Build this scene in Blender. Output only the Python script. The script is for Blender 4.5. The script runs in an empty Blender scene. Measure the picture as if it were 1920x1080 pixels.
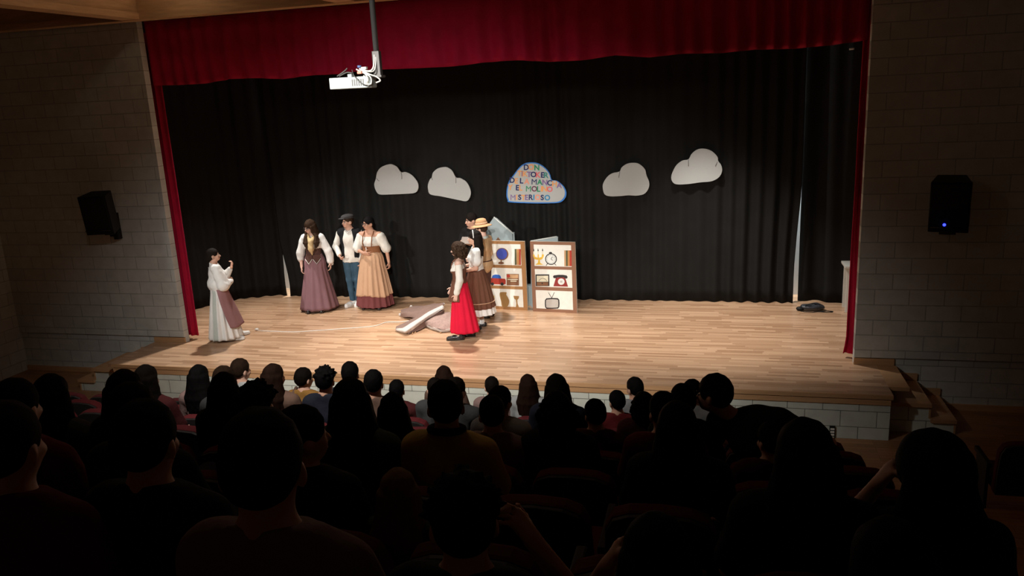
import bpy, bmesh, math, random
import numpy as np
from mathutils import Vector, Matrix

# ------------------------------------------------------------------ camera, world, lights, exposure
SC = bpy.context.scene
COL = SC.collection
CAM = np.array([8.18246, -10.52890, 3.61310])
FPX = 1500.03
CR = np.array([0.96926035, 0.24110326, -0.0490265])
CU = np.array([-0.01088327, 0.24108411, 0.9704432])
CF = np.array([-0.24579653, 0.94007855, -0.23629726])
cd = bpy.data.cameras.new('camera'); cam = bpy.data.objects.new('camera', cd); COL.objects.link(cam)
cam.matrix_world = Matrix(((CR[0], CU[0], -CF[0], CAM[0]), (CR[1], CU[1], -CF[1], CAM[1]),
                           (CR[2], CU[2], -CF[2], CAM[2]), (0, 0, 0, 1)))
cd.sensor_width = 36.0; cd.lens = FPX / 1920 * 36; cd.clip_start = 0.05; cd.clip_end = 100
SC.camera = cam
W = bpy.data.worlds.new('world'); SC.world = W; W.use_nodes = True
W.node_tree.nodes['Background'].inputs[0].default_value = (0.02, 0.02, 0.022, 1)
W.node_tree.nodes['Background'].inputs[1].default_value = 0.1
SC.view_settings.view_transform = 'Standard'; SC.view_settings.look = 'None'
SC.view_settings.gamma = 1.0; SC.view_settings.use_curve_mapping = False
SC.view_settings.exposure = 0.0

def spot(name, loc, aim, power, deg, blend, color=(1, .93, .84), size=.08):
    l = bpy.data.lights.new(name, 'SPOT'); l.energy = power; l.spot_size = math.radians(deg)
    l.spot_blend = blend; l.color = color; l.shadow_soft_size = size
    o = bpy.data.objects.new(name, l); COL.objects.link(o); o.location = loc
    o.rotation_euler = (Vector(aim) - Vector(loc)).to_track_quat('-Z', 'Y').to_euler()
    return o
WARM = (1, .965, .915)
# front-of-house spots on the auditorium ceiling
spot('front_spot', (-0.4, -8.6, 4.85), (2.7, 1.0, 0.9), 2700, 31, 1.0, WARM)
spot('front_spot', (6.9, -8.6, 4.85), (4.6, 1.0, 0.9), 2000, 33, 1.0, WARM)
spot('front_spot', (8.4, -8.6, 4.85), (7.0, 1.0, 1.0), 1900, 31, 1.0, WARM)
spot('front_flood', (4.5, -6.2, 4.85), (4.4, 0, -1.0), 1000, 91, 1.0, WARM, .15)
for ly in (-.75, -2.3):  # unseen fill lights added to brighten the ceiling beams
    l = bpy.data.lights.new('beam_fill', 'POINT'); l.energy = 3.2; l.color = (1, .8, .56); l.shadow_soft_size = .08
    o = bpy.data.objects.new('beam_fill', l); COL.objects.link(o); o.location = (1.15, ly, 5.48)
# lamps on the bar behind the valance
spot('bar_spot', (0.6, 1.7, 4.75), (1.2, 0.8, 0), 850, 84, 0.9, WARM)
spot('bar_spot', (4.0, 2.0, 4.75), (4.5, 0.4, 0), 1150, 66, 0.9, WARM)
spot('bar_spot', (7.6, 1.4, 4.75), (8.3, 1.7, 0), 1000, 68, 0.9, WARM)
# work lamps behind the black curtain
for lx in (0.2, 9.9):
    l = bpy.data.lights.new('backstage_lamp', 'POINT'); l.energy = 700; l.color = (.86, .96, 1); l.shadow_soft_size = .1
    o = bpy.data.objects.new('backstage_lamp', l); COL.objects.link(o); o.location = (lx, 3.42, 3.4)

l = bpy.data.lights.new('spill_fill', 'POINT'); l.energy = 10; l.color = (1, .85, .68); l.shadow_soft_size = .2  # added fill above the seat rows, imitating spill from the front lamps
o = bpy.data.objects.new('spill_fill', l); COL.objects.link(o); o.location = (6.2, -5.6, 4.7)

def ray(x, y):
    return CF + (x - 960) / FPX * CR - (y - 540) / FPX * CU
def ony(x, y, Y):
    d = ray(x, y); return CAM + d * (Y - CAM[1]) / d[1]
def onz(x, y, Z=0.0):
    d = ray(x, y); return CAM + d * (Z - CAM[2]) / d[2]
def proj(P):
    d = np.asarray(P) - CAM; z = d @ CF
    return 960 + FPX * (d @ CR) / z, 540 - FPX * (d @ CU) / z, z

# ------------------------------------------------------------------ object helpers
def tag(o, label=None, cat=None, group=None, kind=None):
    if label: o['label'] = label
    if cat: o['category'] = cat
    if group: o['group'] = group
    if kind: o['kind'] = kind
    return o
def empty(name, loc=(0, 0, 0), rz=0.0, label=None, cat=None, group=None, scale=1.0):
    o = bpy.data.objects.new(name, None); COL.objects.link(o); o.location = loc
    o.rotation_euler = (0, 0, rz); o.scale = (scale,) * 3; o.empty_display_size = .1
    return tag(o, label, cat, group)
def link(name, me, mat=None, parent=None):
    o = bpy.data.objects.new(name, me); COL.objects.link(o)
    if mat is not None:
        if len(me.materials) == 0: me.materials.append(mat)
    if parent is not None: o.parent = parent
    return o
def objmat(o, mat):
    o.material_slots[0].link = 'OBJECT'; o.material_slots[0].material = mat

class MB:
    def __init__(s): s.v = []; s.f = []; s.sm = []
    def add(s, vs, fs, smooth=False):
        n = len(s.v); s.v += [tuple(map(float, v)) for v in vs]
        s.f += [tuple(i + n for i in f) for f in fs]; s.sm += [smooth] * len(fs)
        return s
    def box(s, lo, hi, M=None):
        (a, b, c), (d, e, f) = lo, hi
        vs = [(a, b, c), (d, b, c), (d, e, c), (a, e, c), (a, b, f), (d, b, f), (d, e, f), (a, e, f)]
        if M is not None: vs = [tuple(M @ Vector(v)) for v in vs]
        return s.add(vs, [(0, 3, 2, 1), (4, 5, 6, 7), (0, 1, 5, 4), (1, 2, 6, 5), (2, 3, 7, 6), (3, 0, 4, 7)])
    def tube(s, pts, r, n=8, closed=False, caps=True):
        pts = [np.array(p, float) for p in pts]; m = len(pts)
        rr = r if hasattr(r, '__len__') else [r] * m
        up = None; rings = []
        for i, p in enumerate(pts):
            a = pts[(i - 1) % m] if (closed or i > 0) else p
            b = pts[(i + 1) % m] if (closed or i < m - 1) else p
            t = b - a; t = t / (np.linalg.norm(t) + 1e-9)
            if up is None:
                up = np.array([0, 0, 1.]) if abs(t[2]) < .9 else np.array([1., 0, 0])
            u = up - t * (up @ t); u /= np.linalg.norm(u) + 1e-9; w = np.cross(t, u); up = u
            rings.append([p + rr[i] * (math.cos(2 * math.pi * k / n) * u + math.sin(2 * math.pi * k / n) * w) for k in range(n)])
        vs = [v for R in rings for v in R]; fs = []
        for i in range(m if closed else m - 1):
            j = (i + 1) % m
            for k in range(n):
                l = (k + 1) % n; fs.append((i * n + k, i * n + l, j * n + l, j * n + k))
        if caps and not closed:
            fs.append(tuple(range(n - 1, -1, -1))); fs.append(tuple(range((m - 1) * n, m * n)))
        return s.add(vs, fs, True)
    def lathe(s, prof, c=(0, 0, 0), n=24, axis='z'):
        vs = []; fs = []; m = len(prof)
        for r, z in prof:
            for k in range(n):
                a = 2 * math.pi * k / n; x, y = r * math.cos(a), r * math.sin(a)
                p = (x, y, z) if axis == 'z' else ((x, z, y) if axis == 'y' else (z, x, y))
                vs.append((p[0] + c[0], p[1] + c[1], p[2] + c[2]))
        for i in range(m - 1):
            for k in range(n):
                l = (k + 1) % n; fs.append((i * n + k, i * n + l, (i + 1) * n + l, (i + 1) * n + k))
        fs.append(tuple(range(n - 1, -1, -1))); fs.append(tuple(range((m - 1) * n, m * n)))
        return s.add(vs, fs, True)
    def prism(s, poly, y0, y1, M=None):          # polygon in x,z extruded along y
        n = len(poly); vs = [(x, y0, z) for x, z in poly] + [(x, y1, z) for x, z in poly]
        if M is not None: vs = [tuple(M @ Vector(v)) for v in vs]
        return s.add(vs, [tuple(range(n)), tuple(range(2 * n - 1, n - 1, -1))] +
                     [(i, i + n, (i + 1) % n + n, (i + 1) % n) for i in range(n)])
    def grid(s, P, smooth=True, thick=0.0):       # P[i][j] -> point ; optional second skin offset along normal
        P = np.array(P, float); a, b = P.shape[:2]
        def q(o, flip):
            r = []
            for i in range(a - 1):
                for j in range(b - 1):
                    f = (o + i * b + j, o + (i + 1) * b + j, o + (i + 1) * b + j + 1, o + i * b + j + 1)
                    r.append(f[::-1] if flip else f)
            return r
        if not thick:
            return s.add(P.reshape(-1, 3), q(0, False), smooth)
        du = np.gradient(P, axis=0); dv = np.gradient(P, axis=1); N = np.cross(du, dv)
        N /= np.linalg.norm(N, axis=2, keepdims=True) + 1e-9
        Q = P - N * thick; fs = q(0, False) + q(a * b, True); o = a * b
        per = [(i, 0) for i in range(a)] + [(a - 1, j) for j in range(1, b)] + [(i, b - 1) for i in range(a - 2, -1, -1)] + [(0, j) for j in range(b - 2, 0, -1)]
        ids = [i * b + j for i, j in per]
        for k in range(len(ids)):
            l = (k + 1) % len(ids); fs.append((ids[k], ids[k] + o, ids[l] + o, ids[l]))
        return s.add(np.concatenate([P.reshape(-1, 3), Q.reshape(-1, 3)]), fs, smooth)
    def ball(s, c, r, M=None, n=12):
        r = r if hasattr(r, '__len__') else (r, r, r); vs = []; fs = []; m = n // 2 + 1
        for i in range(m):
            t = math.pi * i / (m - 1)
            for k in range(n):
                a = 2 * math.pi * k / n
                v = Vector((r[0] * math.sin(t) * math.cos(a), r[1] * math.sin(t) * math.sin(a), r[2] * math.cos(t)))
                if M is not None: v = M @ v
                vs.append((v[0] + c[0], v[1] + c[1], v[2] + c[2]))
        for i in range(m - 1):
            for k in range(n):
                l = (k + 1) % n; fs.append((i * n + k, (i + 1) * n + k, (i + 1) * n + l, i * n + l))
        return s.add(vs, fs, True)
    def mesh(s, name):
        me = bpy.data.meshes.new(name); me.from_pydata(s.v, [], s.f)
        me.polygons.foreach_set('use_smooth', s.sm); me.validate(); me.update()
        return me
    def build(s, name, mat, parent=None, bevel=0.0, fix=True):
        me = s.mesh(name)
        if fix or bevel:
            bm = bmesh.new(); bm.from_mesh(me)
            if bevel:
                bmesh.ops.remove_doubles(bm, verts=bm.verts, dist=1e-5)
                es = [e for e in bm.edges if len(e.link_faces) == 2 and e.calc_face_angle(0) > .6]
                bmesh.ops.bevel(bm, geom=es, offset=bevel, segments=2, profile=.6, affect='EDGES')
            bmesh.ops.recalc_face_normals(bm, faces=bm.faces)
            bm.to_mesh(me); bm.free()
        return link(name, me, mat, parent)

# ------------------------------------------------------------------ materials
def newmat(name):
    m = bpy.data.materials.new(name); m.use_nodes = True
    nt = m.node_tree; b = nt.nodes['Principled BSDF']; return m, nt, b
def N(nt, t, **kw):
    n = nt.nodes.new(t)
    for k, v in kw.items():
        if k in n.inputs: n.inputs[k].default_value = v
        else: setattr(n, k, v)
    return n
def c4(c): return (c[0], c[1], c[2], 1)
def mat(name, col, rough=.7, var=.12, scale=8.0, bump=0.0, bscale=None, sheen=0.0, metal=0.0, stretch=(1, 1, 1), spec=.3, emit=0):
    m, nt, b = newmat(name); L = nt.links
    tc = N(nt, 'ShaderNodeTexCoord'); mp = N(nt, 'ShaderNodeMapping'); mp.inputs['Scale'].default_value = stretch
    L.new(tc.outputs['Object'], mp.inputs['Vector'])
    nz = N(nt, 'ShaderNodeTexNoise', Scale=scale, Detail=4.0); L.new(mp.outputs[0], nz.inputs['Vector'])
    mx = N(nt, 'ShaderNodeMix', data_type='RGBA')
    mx.inputs[6].default_value = c4([x * (1 - var) for x in col]); mx.inputs[7].default_value = c4([min(1, x * (1 + var)) for x in col])
    L.new(nz.outputs['Fac'], mx.inputs[0]); L.new(mx.outputs[2], b.inputs['Base Color'])
    b.inputs['Roughness'].default_value = rough; b.inputs['Metallic'].default_value = metal
    b.inputs['Specular IOR Level'].default_value = spec
    if sheen:
        b.inputs['Sheen Weight'].default_value = sheen; b.inputs['Sheen Roughness'].default_value = .4
        b.inputs['Sheen Tint'].default_value = c4([min(1, x * 1.6 + .1) for x in col])
    if bump:
        n2 = N(nt, 'ShaderNodeTexNoise', Scale=bscale or scale * 6, Detail=3.0); L.new(mp.outputs[0], n2.inputs['Vector'])
        bp = N(nt, 'ShaderNodeBump', Strength=bump, Distance=.01); L.new(n2.outputs['Fac'], bp.inputs['Height'])
        L.new(bp.outputs[0], b.inputs['Normal'])
    if emit:
        b.inputs['Emission Color'].default_value = c4(col); b.inputs['Emission Strength'].default_value = emit
    return m
def brickmat(name, ca, cb, mortar, axes, w, h, msize, rough, bump=.4, offset=.5, grain=None, spec=.3, phase=(0, 0), freq=2, jitter=False, coat=0):
    m, nt, b = newmat(name); L = nt.links
    tc = N(nt, 'ShaderNodeTexCoord'); sp = N(nt, 'ShaderNodeSeparateXYZ'); L.new(tc.outputs['Object'], sp.inputs[0])
    cb_ = N(nt, 'ShaderNodeCombineXYZ')
    for k, (ax, ph) in enumerate(zip(axes, phase)):
        ad = N(nt, 'ShaderNodeMath', operation='ADD'); ad.inputs[1].default_value = ph
        L.new(sp.outputs[ax], ad.inputs[0]); L.new(ad.outputs[0], cb_.inputs[k])
    if jitter:
        dv = N(nt, 'ShaderNodeMath', operation='DIVIDE'); dv.inputs[1].default_value = h; L.new(sp.outputs[axes[1]], dv.inputs[0])
        flr = N(nt, 'ShaderNodeMath', operation='FLOOR'); L.new(dv.outputs[0], flr.inputs[0])
        wn = N(nt, 'ShaderNodeTexWhiteNoise', noise_dimensions='1D'); L.new(flr.outputs[0], wn.inputs['W'])
        ma = N(nt, 'ShaderNodeMath', operation='MULTIPLY_ADD'); ma.inputs[1].default_value = w * 3; L.new(wn.outputs['Value'], ma.inputs[0]); L.new(sp.outputs[axes[0]], ma.inputs[2])
        L.new(ma.outputs[0], cb_.inputs[0])
    br = N(nt, 'ShaderNodeTexBrick', offset=offset, offset_frequency=freq)
    br.inputs['Scale'].default_value = 1.0; br.inputs['Mortar Size'].default_value = msize; br.inputs['Mortar Smooth'].default_value = .3
    br.inputs['Brick Width'].default_value = w; br.inputs['Row Height'].default_value = h
    br.inputs['Color1'].default_value = c4(ca); br.inputs['Color2'].default_value = c4(cb); br.inputs['Mortar'].default_value = c4(mortar)
    L.new(cb_.outputs[0], br.inputs['Vector'])
    mp = N(nt, 'ShaderNodeMapping'); mp.inputs['Scale'].default_value = grain or (6, 6, 6); L.new(cb_.outputs[0], mp.inputs['Vector'])
    nz = N(nt, 'ShaderNodeTexNoise', Scale=1.0, Detail=5.0); L.new(mp.outputs[0], nz.inputs['Vector'])
    rm = N(nt, 'ShaderNodeMapRange'); rm.inputs['To Min'].default_value = .78; rm.inputs['To Max'].default_value = 1.18; L.new(nz.outputs['Fac'], rm.inputs[0])
    mx = N(nt, 'ShaderNodeMix', data_type='RGBA', blend_type='MULTIPLY'); mx.inputs[0].default_value = 1
    L.new(br.outputs['Color'], mx.inputs[6]); L.new(rm.outputs[0], mx.inputs[7]); L.new(mx.outputs[2], b.inputs['Base Color'])
    b.inputs['Roughness'].default_value = rough; b.inputs['Specular IOR Level'].default_value = spec
    if coat: b.inputs['Coat Weight'].default_value = coat; b.inputs['Coat Roughness'].default_value = .15
    if bump:
        iv = N(nt, 'ShaderNodeMath', operation='SUBTRACT'); iv.inputs[0].default_value = 1; L.new(br.outputs['Fac'], iv.inputs[1])
        bp = N(nt, 'ShaderNodeBump', Strength=bump, Distance=.008); L.new(iv.outputs[0], bp.inputs['Height']); L.new(bp.outputs[0], b.inputs['Normal'])
    return m
M = {}
PW = (.60, .605, .57)
M['block'] = brickmat('painted_block', PW, (.54, .545, .51), (.37, .37, .35), (0, 2), .4, .2, .006, .75, .6, phase=(.07, 20.0))
M['block_side'] = brickmat('painted_block_side', PW, (.54, .545, .51), (.37, .37, .35), (1, 2), .4, .2, .006, .75, .6, phase=(.1, 20.0))
M['block_stage'] = brickmat('painted_block_stage', (.66, .70, .62), (.6, .64, .57), (.22, .23, .2), (0, 2), .4, .2, .005, .7, .6, phase=(.16, 20.02))
M['parquet'] = brickmat('oak_parquet', (.66, .42, .26), (.40, .225, .125), (.33, .19, .10), (0, 1), .62, .055, .0008, .30, .05, offset=0, grain=(1.6, 42, 1), spec=.45, freq=2, jitter=True)
M['parquet_floor'] = brickmat('hall_parquet', (.40, .21, .10), (.30, .15, .07), (.16, .08, .04), (0, 1), .5, .07, .002, .45, .1, offset=.37, grain=(2, 30, 1), freq=3)
M['oak'] = mat('oak_board', (.52, .30, .15), .45, .25, 3, .1, 30, stretch=(1, 12, 12))
M['beam'] = mat('pine_beam', (.58, .36, .19), .6, .3, 2.5, .15, 20, stretch=(1.2, 8, 10))
M['beam_y'] = mat('pine_beam_long', (.58, .36, .19), .6, .3, 2.5, .15, 20, stretch=(8, 1.2, 10))
M['ceil'] = mat('ceiling_panel', (.30, .19, .11), .8, .2, 3)
M['red'] = mat('red_velvet', (.46, .003, .038), .8, .25, 5, .1, 60, sheen=.15)
M['black'] = mat('black_cloth', (.0145, .0137, .0127), .9, .2, 4, .1, 80, spec=.1)
M['white_wall'] = mat('white_plaster', (.8, .82, .82), .8, .04)
M['dark'] = mat('black_plastic', (.008, .008, .009), .55, .1)
M['grille'] = mat('black_mesh_grille', (.005, .005, .006), .7, .3, 90, .4, 200)
M['led'] = mat('blue_led', (.02, .03, 1), .3, 0, emit=6)
M['proj'] = mat('white_plastic', (.46, .51, .49), .4, .03)
M['steel'] = mat('grey_metal', (.13, .125, .12), .45, .1, metal=.5)
M['lens'] = mat('dark_glass', (.01, .01, .015), .08, 0, spec=.7)
M['cable_w'] = mat('pale_cable', (.75, .72, .66), .5, .04)
M['cable_k'] = mat('dark_cable', (.03, .03, .03), .5, .1)
M['pink'] = mat('coral_plug', (.8, .3, .2), .5, .05)
M['cloud'] = mat('white_card', (.49, .50, .48), .8, .05, 3)
M['cloud_ink'] = mat('grey_pencil', (.25, .24, .24), .8, .1)
M['blue_rim'] = mat('blue_border', (.05, .22, .62), .7, .15)
M['seat'] = mat('seat_red_cloth', (.085, .006, .008), .85, .2, 9, .15, 90, sheen=.1)
M['seatf'] = mat('seat_black_frame', (.02, .017, .016), .6, .1)
M['table'] = mat('white_laminate', (.75, .73, .66), .45, .04)

# ------------------------------------------------------------------ the setting
def struct(name, mb, m, bevel=0.0):
    o = mb.build(name, m, None, bevel); o['kind'] = 'structure'; return o
OW = 9.93; FZ = -.57; CZ = 5.62
# proscenium wall: upper face stands proud of the lower
struct('wall_front_left', MB().box((-3.2, 0, .10), (0, .12, CZ)).box((-3.2, .03, FZ), (0, .12, .1)), M['block'])
struct('wall_front_right', MB().box((OW, 0, .10), (13.1, .12, CZ)).box((OW, .03, FZ), (13.1, .12, .1)), M['block'])
struct('wall_front_top', MB().box((0, .02, 4.98), (OW, .12, CZ)), M['block'])
struct('wall_left', MB().box((-3.4, -13, FZ), (-3.2, .22, CZ)), M['block_side'])
struct('wall_right', MB().box((13.1, -13, FZ), (13.3, .22, CZ)), M['block_side'])
struct('wall_rear', MB().box((-3.4, -13.2, FZ), (13.3, -13, CZ)), M['block'])
struct('wall_stage_back', MB().box((-2.4, 3.62, 0), (12.4, 3.8, CZ)), M['white_wall'])
struct('wall_stage_left', MB().box((-2.4, .22, 0), (-2.25, 3.62, CZ)), M['black'])
struct('wall_stage_right', MB().box((12.25, .22, 0), (12.4, 3.62, CZ)), M['black'])
struct('ceiling', MB().box((-3.4, -13.2, CZ), (13.3, 4.2, CZ + .15)), M['ceil'])
# wooden skirting where the wall meets the apron and the steps
sk = MB().box((-.57, .005, 0), (0, .03, .085)).box((-.85, .005, -.19), (-.57, .03, -.1)).box((-1.15, .005, -.38), (-.85, .03, -.29)).box((-3.2, .005, FZ), (-1.15, .03, FZ + .08))
struct('baseboard_left', sk, M['oak'])
sk = MB().box((OW, .005, 0), (10.41, .03, .085)).box((10.41, .005, -.19), (10.69, .03, -.1)).box((10.69, .005, -.38), (10.97, .03, -.29)).box((10.97, .005, FZ), (13.1, .03, FZ + .08))
struct('baseboard_right', sk, M['oak'])
# stage deck, apron fascia, apron wall, side steps
struct('stage_floor', MB().box((-2.25, .22, -.05), (12.25, 3.62, 0)).box((-.0, -1.05, -.05), (10.0, .22, 0))
       .box((-.57, -1.05, -.05), (0, .0, 0)).box((10.0, -1.05, -.05), (10.2, 0, 0)), M['parquet'])
struct('trim_1', MB().box((10.2, -.78, -.045), (10.43, 0, .001)), M['oak'])      # board across the head of the right steps
struct('trim_2', MB().box((-.5, -1.075, -.05), (10.2, -1.05, .0)), M['oak'])     # front nosing
struct('trim_3', MB().box((-.48, -1.062, -.125), (10.18, -1.03, -.062)), M['oak'])  # fascia board
struct('wall_stage_front', MB().box((-.48, -1.045, FZ), (10.18, -.9, -.05)), M['block_stage'])
def steps(name, x0, sgn, ws):
    b = MB(); w = MB(); x = x0
    for k, wd in enumerate(ws):
        z = -.19 * (k + 1); a, c = sorted((x, x + sgn * wd))
        b.box((a, -.80, z - .045), (c, 0, z)); w.box((a, -.76, FZ), (c, -.01, z - .045)); x += sgn * wd
        b.box((min(x, x - sgn * .02), -.77, z - .19), (max(x, x - sgn * .02), 0, z - .045))
    struct(name, b, M['oak']); struct(name + '_wall', w, M['block_stage'])
steps('stage_steps_left', -.52, -1, (.6, .3)); steps('stage_steps_right', 10.2, 1, (.48, .28))
# hall floor: flat by the stage, then tiers of .9 x .315
def rowy(r): return -2.7 - .9 * r
def rowz(r): return FZ + .315 * r
struct('floor', MB().box((-3.2, -4.0, FZ - .2), (13.1, .03, FZ)), M['parquet_floor'])
t = MB()
for r in range(1, 12): t.box((-3.2, rowy(r) - .45, FZ), (13.1, rowy(r) + .45, rowz(r)))
struct('floor_tiers', t, M['parquet_floor'])
# ceiling beams
b = MB().box((-3.2, -.24, 4.97), (13.1, -.06, 5.6)); b.box((-3.2, -.26, 4.88), (13.1, -.04, 4.97))
struct('beam_across', b, M['beam'])
for x in (.12, 3.42, 6.72, 10.02):
    struct('beam_along', MB().box((x - .11, -12.9, 4.97), (x + .11, -.24, 5.6)).box((x - .14, -12.9, 4.885), (x + .14, -.26, 4.97)), M['beam_y'])

# ------------------------------------------------------------------ curtains
def curtain(name, path, z0, z1, m, fold=.06, wl=.22, seed=1, nz=24, shift0=None, shift1=None, flare=.6, label=None, thick=.012, zj=0.0, res=.022, narrow=0):
    rnd = np.random.RandomState(seed); P = np.array(path, float)
    seg = np.linalg.norm(np.diff(P, axis=0), axis=1); L = np.concatenate([[0], np.cumsum(seg)]); n = max(12, int(L[-1] / res))
    s = np.linspace(0, L[-1], n); px = np.interp(s, L, P[:, 0]); py = np.interp(s, L, P[:, 1])
    for _ in range(6):
        px[1:-1] = (px[:-2] + px[1:-1] * 2 + px[2:]) / 4; py[1:-1] = (py[:-2] + py[1:-1] * 2 + py[2:]) / 4
    tx, ty = np.gradient(px), np.gradient(py); l = np.hypot(tx, ty); nx, ny = ty / l, -tx / l
    ph = np.cumsum(2 * np.pi / (wl * (1 + .35 * np.interp(s, np.linspace(0, L[-1], max(3, int(L[-1] / .5))), rnd.uniform(-1, 1, max(3, int(L[-1] / .5)))))) * np.gradient(s))
    am = .7 + .3 * np.sin(s * 1.7 + seed); drift = rnd.uniform(0, 6, 4)
    zjit = zj * np.interp(s, np.linspace(0, L[-1], max(3, int(L[-1] / .4))), rnd.uniform(-1, 1, max(3, int(L[-1] / .4))))
    G = []
    for k in range(nz + 1):
        t = k / nz; z = z1 + (z0 - z1) * t
        w = (np.sin(ph + .35 * np.sin(3 * t + drift[0])) + .35 * np.sin(ph * .53 + 1.3 * t + drift[1])) * fold * am * (1 - flare + flare * t)
        dx = np.zeros(n)
        if shift0: dx += shift0(z) * np.exp(-s / .35)
        if shift1: dx += shift1(z) * np.exp(-(L[-1] - s) / .35)
        G.append(np.stack([px + nx * w + dx, py + ny * w, np.full(n, z) + zjit * t], 1))
    o = MB().grid(G, True, thick).build(name, m)
    return o
def itp(zs, xs): return lambda z: float(np.interp(z, zs, xs))
tag(curtain('stage_curtain', [(-1.25, 1.0), (-1.15, 2.0), (-.75, 2.72), (-.2, 3.0), (.12, 3.08)], .003, 5.3, M['black'], .05, .24, 3,
            shift1=itp([0, .3, 1.1, 2], [-.02, -.035, 0, .01])),
    'black curtain at the left side of the stage, left of the narrow white gap', 'curtain')
tag(curtain('stage_curtain', [(.10, 3.0), (.6, 3.03), (3, 3.05), (6, 3.05), (9.50, 3.05)], .003, 5.3, M['black'], .05, .25, 5,
            shift0=itp([0, .3, .55, 1.1, 2], [.10, .115, .085, .0, 0.0]), shift1=itp([0, .6, 1.2, 1.75, 2.2], [-.07, -.07, -.04, .0, .01])),
    'wide black backdrop curtain behind the performers and the white clouds', 'curtain')
tag(curtain('stage_curtain', [(9.53, 3.22), (9.8, 3.2), (10.2, 3.04), (10.7, 3.0), (11.6, 3.0)], .003, 5.3, M['black'], .05, .3, 8),
    'black curtain at the right end of the stage, right of the white gap', 'curtain')
tag(curtain('side_curtain', [(-.45, .34), (-.30, .22), (-.14, .31), (-.02, .21), (.095, .25)], .06, 4.75, M['red'], .03, .11, 2, flare=.2, res=.01),
    'tall narrow red curtain hanging inside the left edge of the stage opening', 'curtain')
LX = lambda z: float(np.interp(z, [0, .12, .3, .9, 2.8, 4.2], [9.83, 9.855, 9.875, 9.878, 9.872, 9.89]))
q = ony(1597, 92, 3.03)
tag(MB().tube([(q[0] - .035, 3.03, q[2]), (q[0] + .035, 3.03, q[2] + .004)], .014, 8).build('curtain_clip', M['white_wall']), 'tiny white clip at the top right of the black curtain', 'clip')
def right_leg():
    G = []; n = 40
    for k in range(41):
        z = 4.75 + (.06 - 4.75) * k / 40; x0 = LX(z); s = np.linspace(0, 1, n)
        x = x0 + s * (10.35 - x0); y = .255 + .045 * np.sin(s * 19 + .5 * math.sin(z * 2)) + .02 * np.sin(s * 40 + z)
        G.append(np.stack([x, y, np.full(n, z)], 1))
    return MB().grid(G, True, .012).build('side_curtain', M['red'])
tag(right_leg(), 'narrow red curtain hanging inside the right edge of the stage opening', 'curtain')
tag(curtain('valance', [(-.0, .17), (3, .17), (7, .17), (OW, .17)], 4.0, 4.9, M['red'],   .045, .27, 11, flare=.5, zj=.035, nz=16),
    'long red valance curtain hung across the top of the stage opening', 'valance curtain')

# ------------------------------------------------------------------ loudspeakers on the walls
def speaker(px, py, yaw, label, led):
    q = ony(px, py, -.36)
    t = empty('loudspeaker', tuple(q), yaw, label, 'loudspeaker', 'wall loudspeakers')
    T = Matrix.Rotation(math.radians(9), 4, 'X')
    prof = [(-.21, -.16), (.21, -.16), (.15, .17), (-.15, .17)]
    mb = MB(); vs = [tuple(T @ Vector((x, y, z))) for z in (-.30, .30) for x, y in prof]
    mb.add(vs, [(0, 1, 2, 3), (7, 6, 5, 4), (0, 4, 5, 1), (1, 5, 6, 2), (2, 6, 7, 3), (3, 7, 4, 0)])
    mb.build('cabinet', M['dark'], t, .012)
    MB().box((-.185, -.172, -.21), (.185, -.16, .28), T).build('grille', M['grille'], t)
    MB().tube([(-.185, -.172, -.25), (.185, -.172, -.25)], .008).build('badge_strip', M['dark'], t)
    b = MB().box((-.05, .15, -.3), (.05, .335, -.24)).box((-.09, .325, -.42), (.09, .357, -.05)).box((-.05, .1, -.36), (.05, .33, -.3))
    b.build('wall_bracket', M['seatf'], t)
    if led: MB().ball(tuple(T @ Vector(led)), (.017, .008, .017)).build('power_light', M['led'], t)[ 'label'] = 'glowing blue light'
    return t
speaker(189, 399, math.radians(14), 'black loudspeaker bracketed to the block wall left of the stage', None)
s2 = speaker(1781, 382, math.radians(-14), 'black loudspeaker with a glowing blue light on the wall right of the stage', (-.04, -.176, -.20))
# small junction box beside the left loudspeaker's bracket
tag(MB().box((-.92, -.10, 1.70), (-.84, 0, 1.86)).build('junction_box', M['dark'], None, .008), 'small black box on the wall under the left loudspeaker', 'junction box')

# ------------------------------------------------------------------ projector hanging in front of the valance
ZP = 7.4
def at(x, y, Z=ZP): return CAM + ray(x, y) * Z
pb = at(709, 138); ptop = Vector((pb[0], pb[1], CZ))
pr = empty('projector', (pb[0], pb[1], pb[2]), 0, 'white ceiling projector with tangled cables hanging before the red valance', 'projector')
def loc(p): return tuple(np.array(p) - pb)
MB().tube([(0, 0, .16), (0, 0, CZ - pb[2])], .026, 14).build('ceiling_pole', M['steel'], pr)
MB().lathe([(.09, CZ - pb[2] - .03), (.09, CZ - pb[2])], n=20).build('ceiling_plate', M['steel'], pr)
MB().box((-.035, -.03, -.02), (.035, .03, .2)).build('pole_sleeve', M['steel'], pr, .006)
MB().box((-.22, -.05, -.035), (.05, .05, -.015)).box((-.24, -.09, -.06), (-.10, .09, -.035)).build('mount_bracket', M['steel'], pr, .004)
a0 = np.array(loc(at(621, 146))); 
pc = np.array([a0[0] + .19, a0[1] + .06, a0[2] - .055])
R_ = Matrix.Translation(Vector(pc)) @ Matrix.Rotation(math.radians(10), 4, 'Z')
prof = [(-.19, -.13), (.16, -.13), (.19, -.09), (.19, .12), (.16, .14), (-.19, .14)]
vs = [tuple(R_ @ Vector((x, y, z))) for z in (-.05, .05) for x, y in prof]
n = 6
pbody = MB().add(vs, [tuple(range(n - 1, -1, -1)), tuple(range(n, 2 * n))] + [(i, (i + 1) % n, (i + 1) % n + n, i + n) for i in range(n)]).build('housing', M['proj'], pr, .008)
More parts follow.
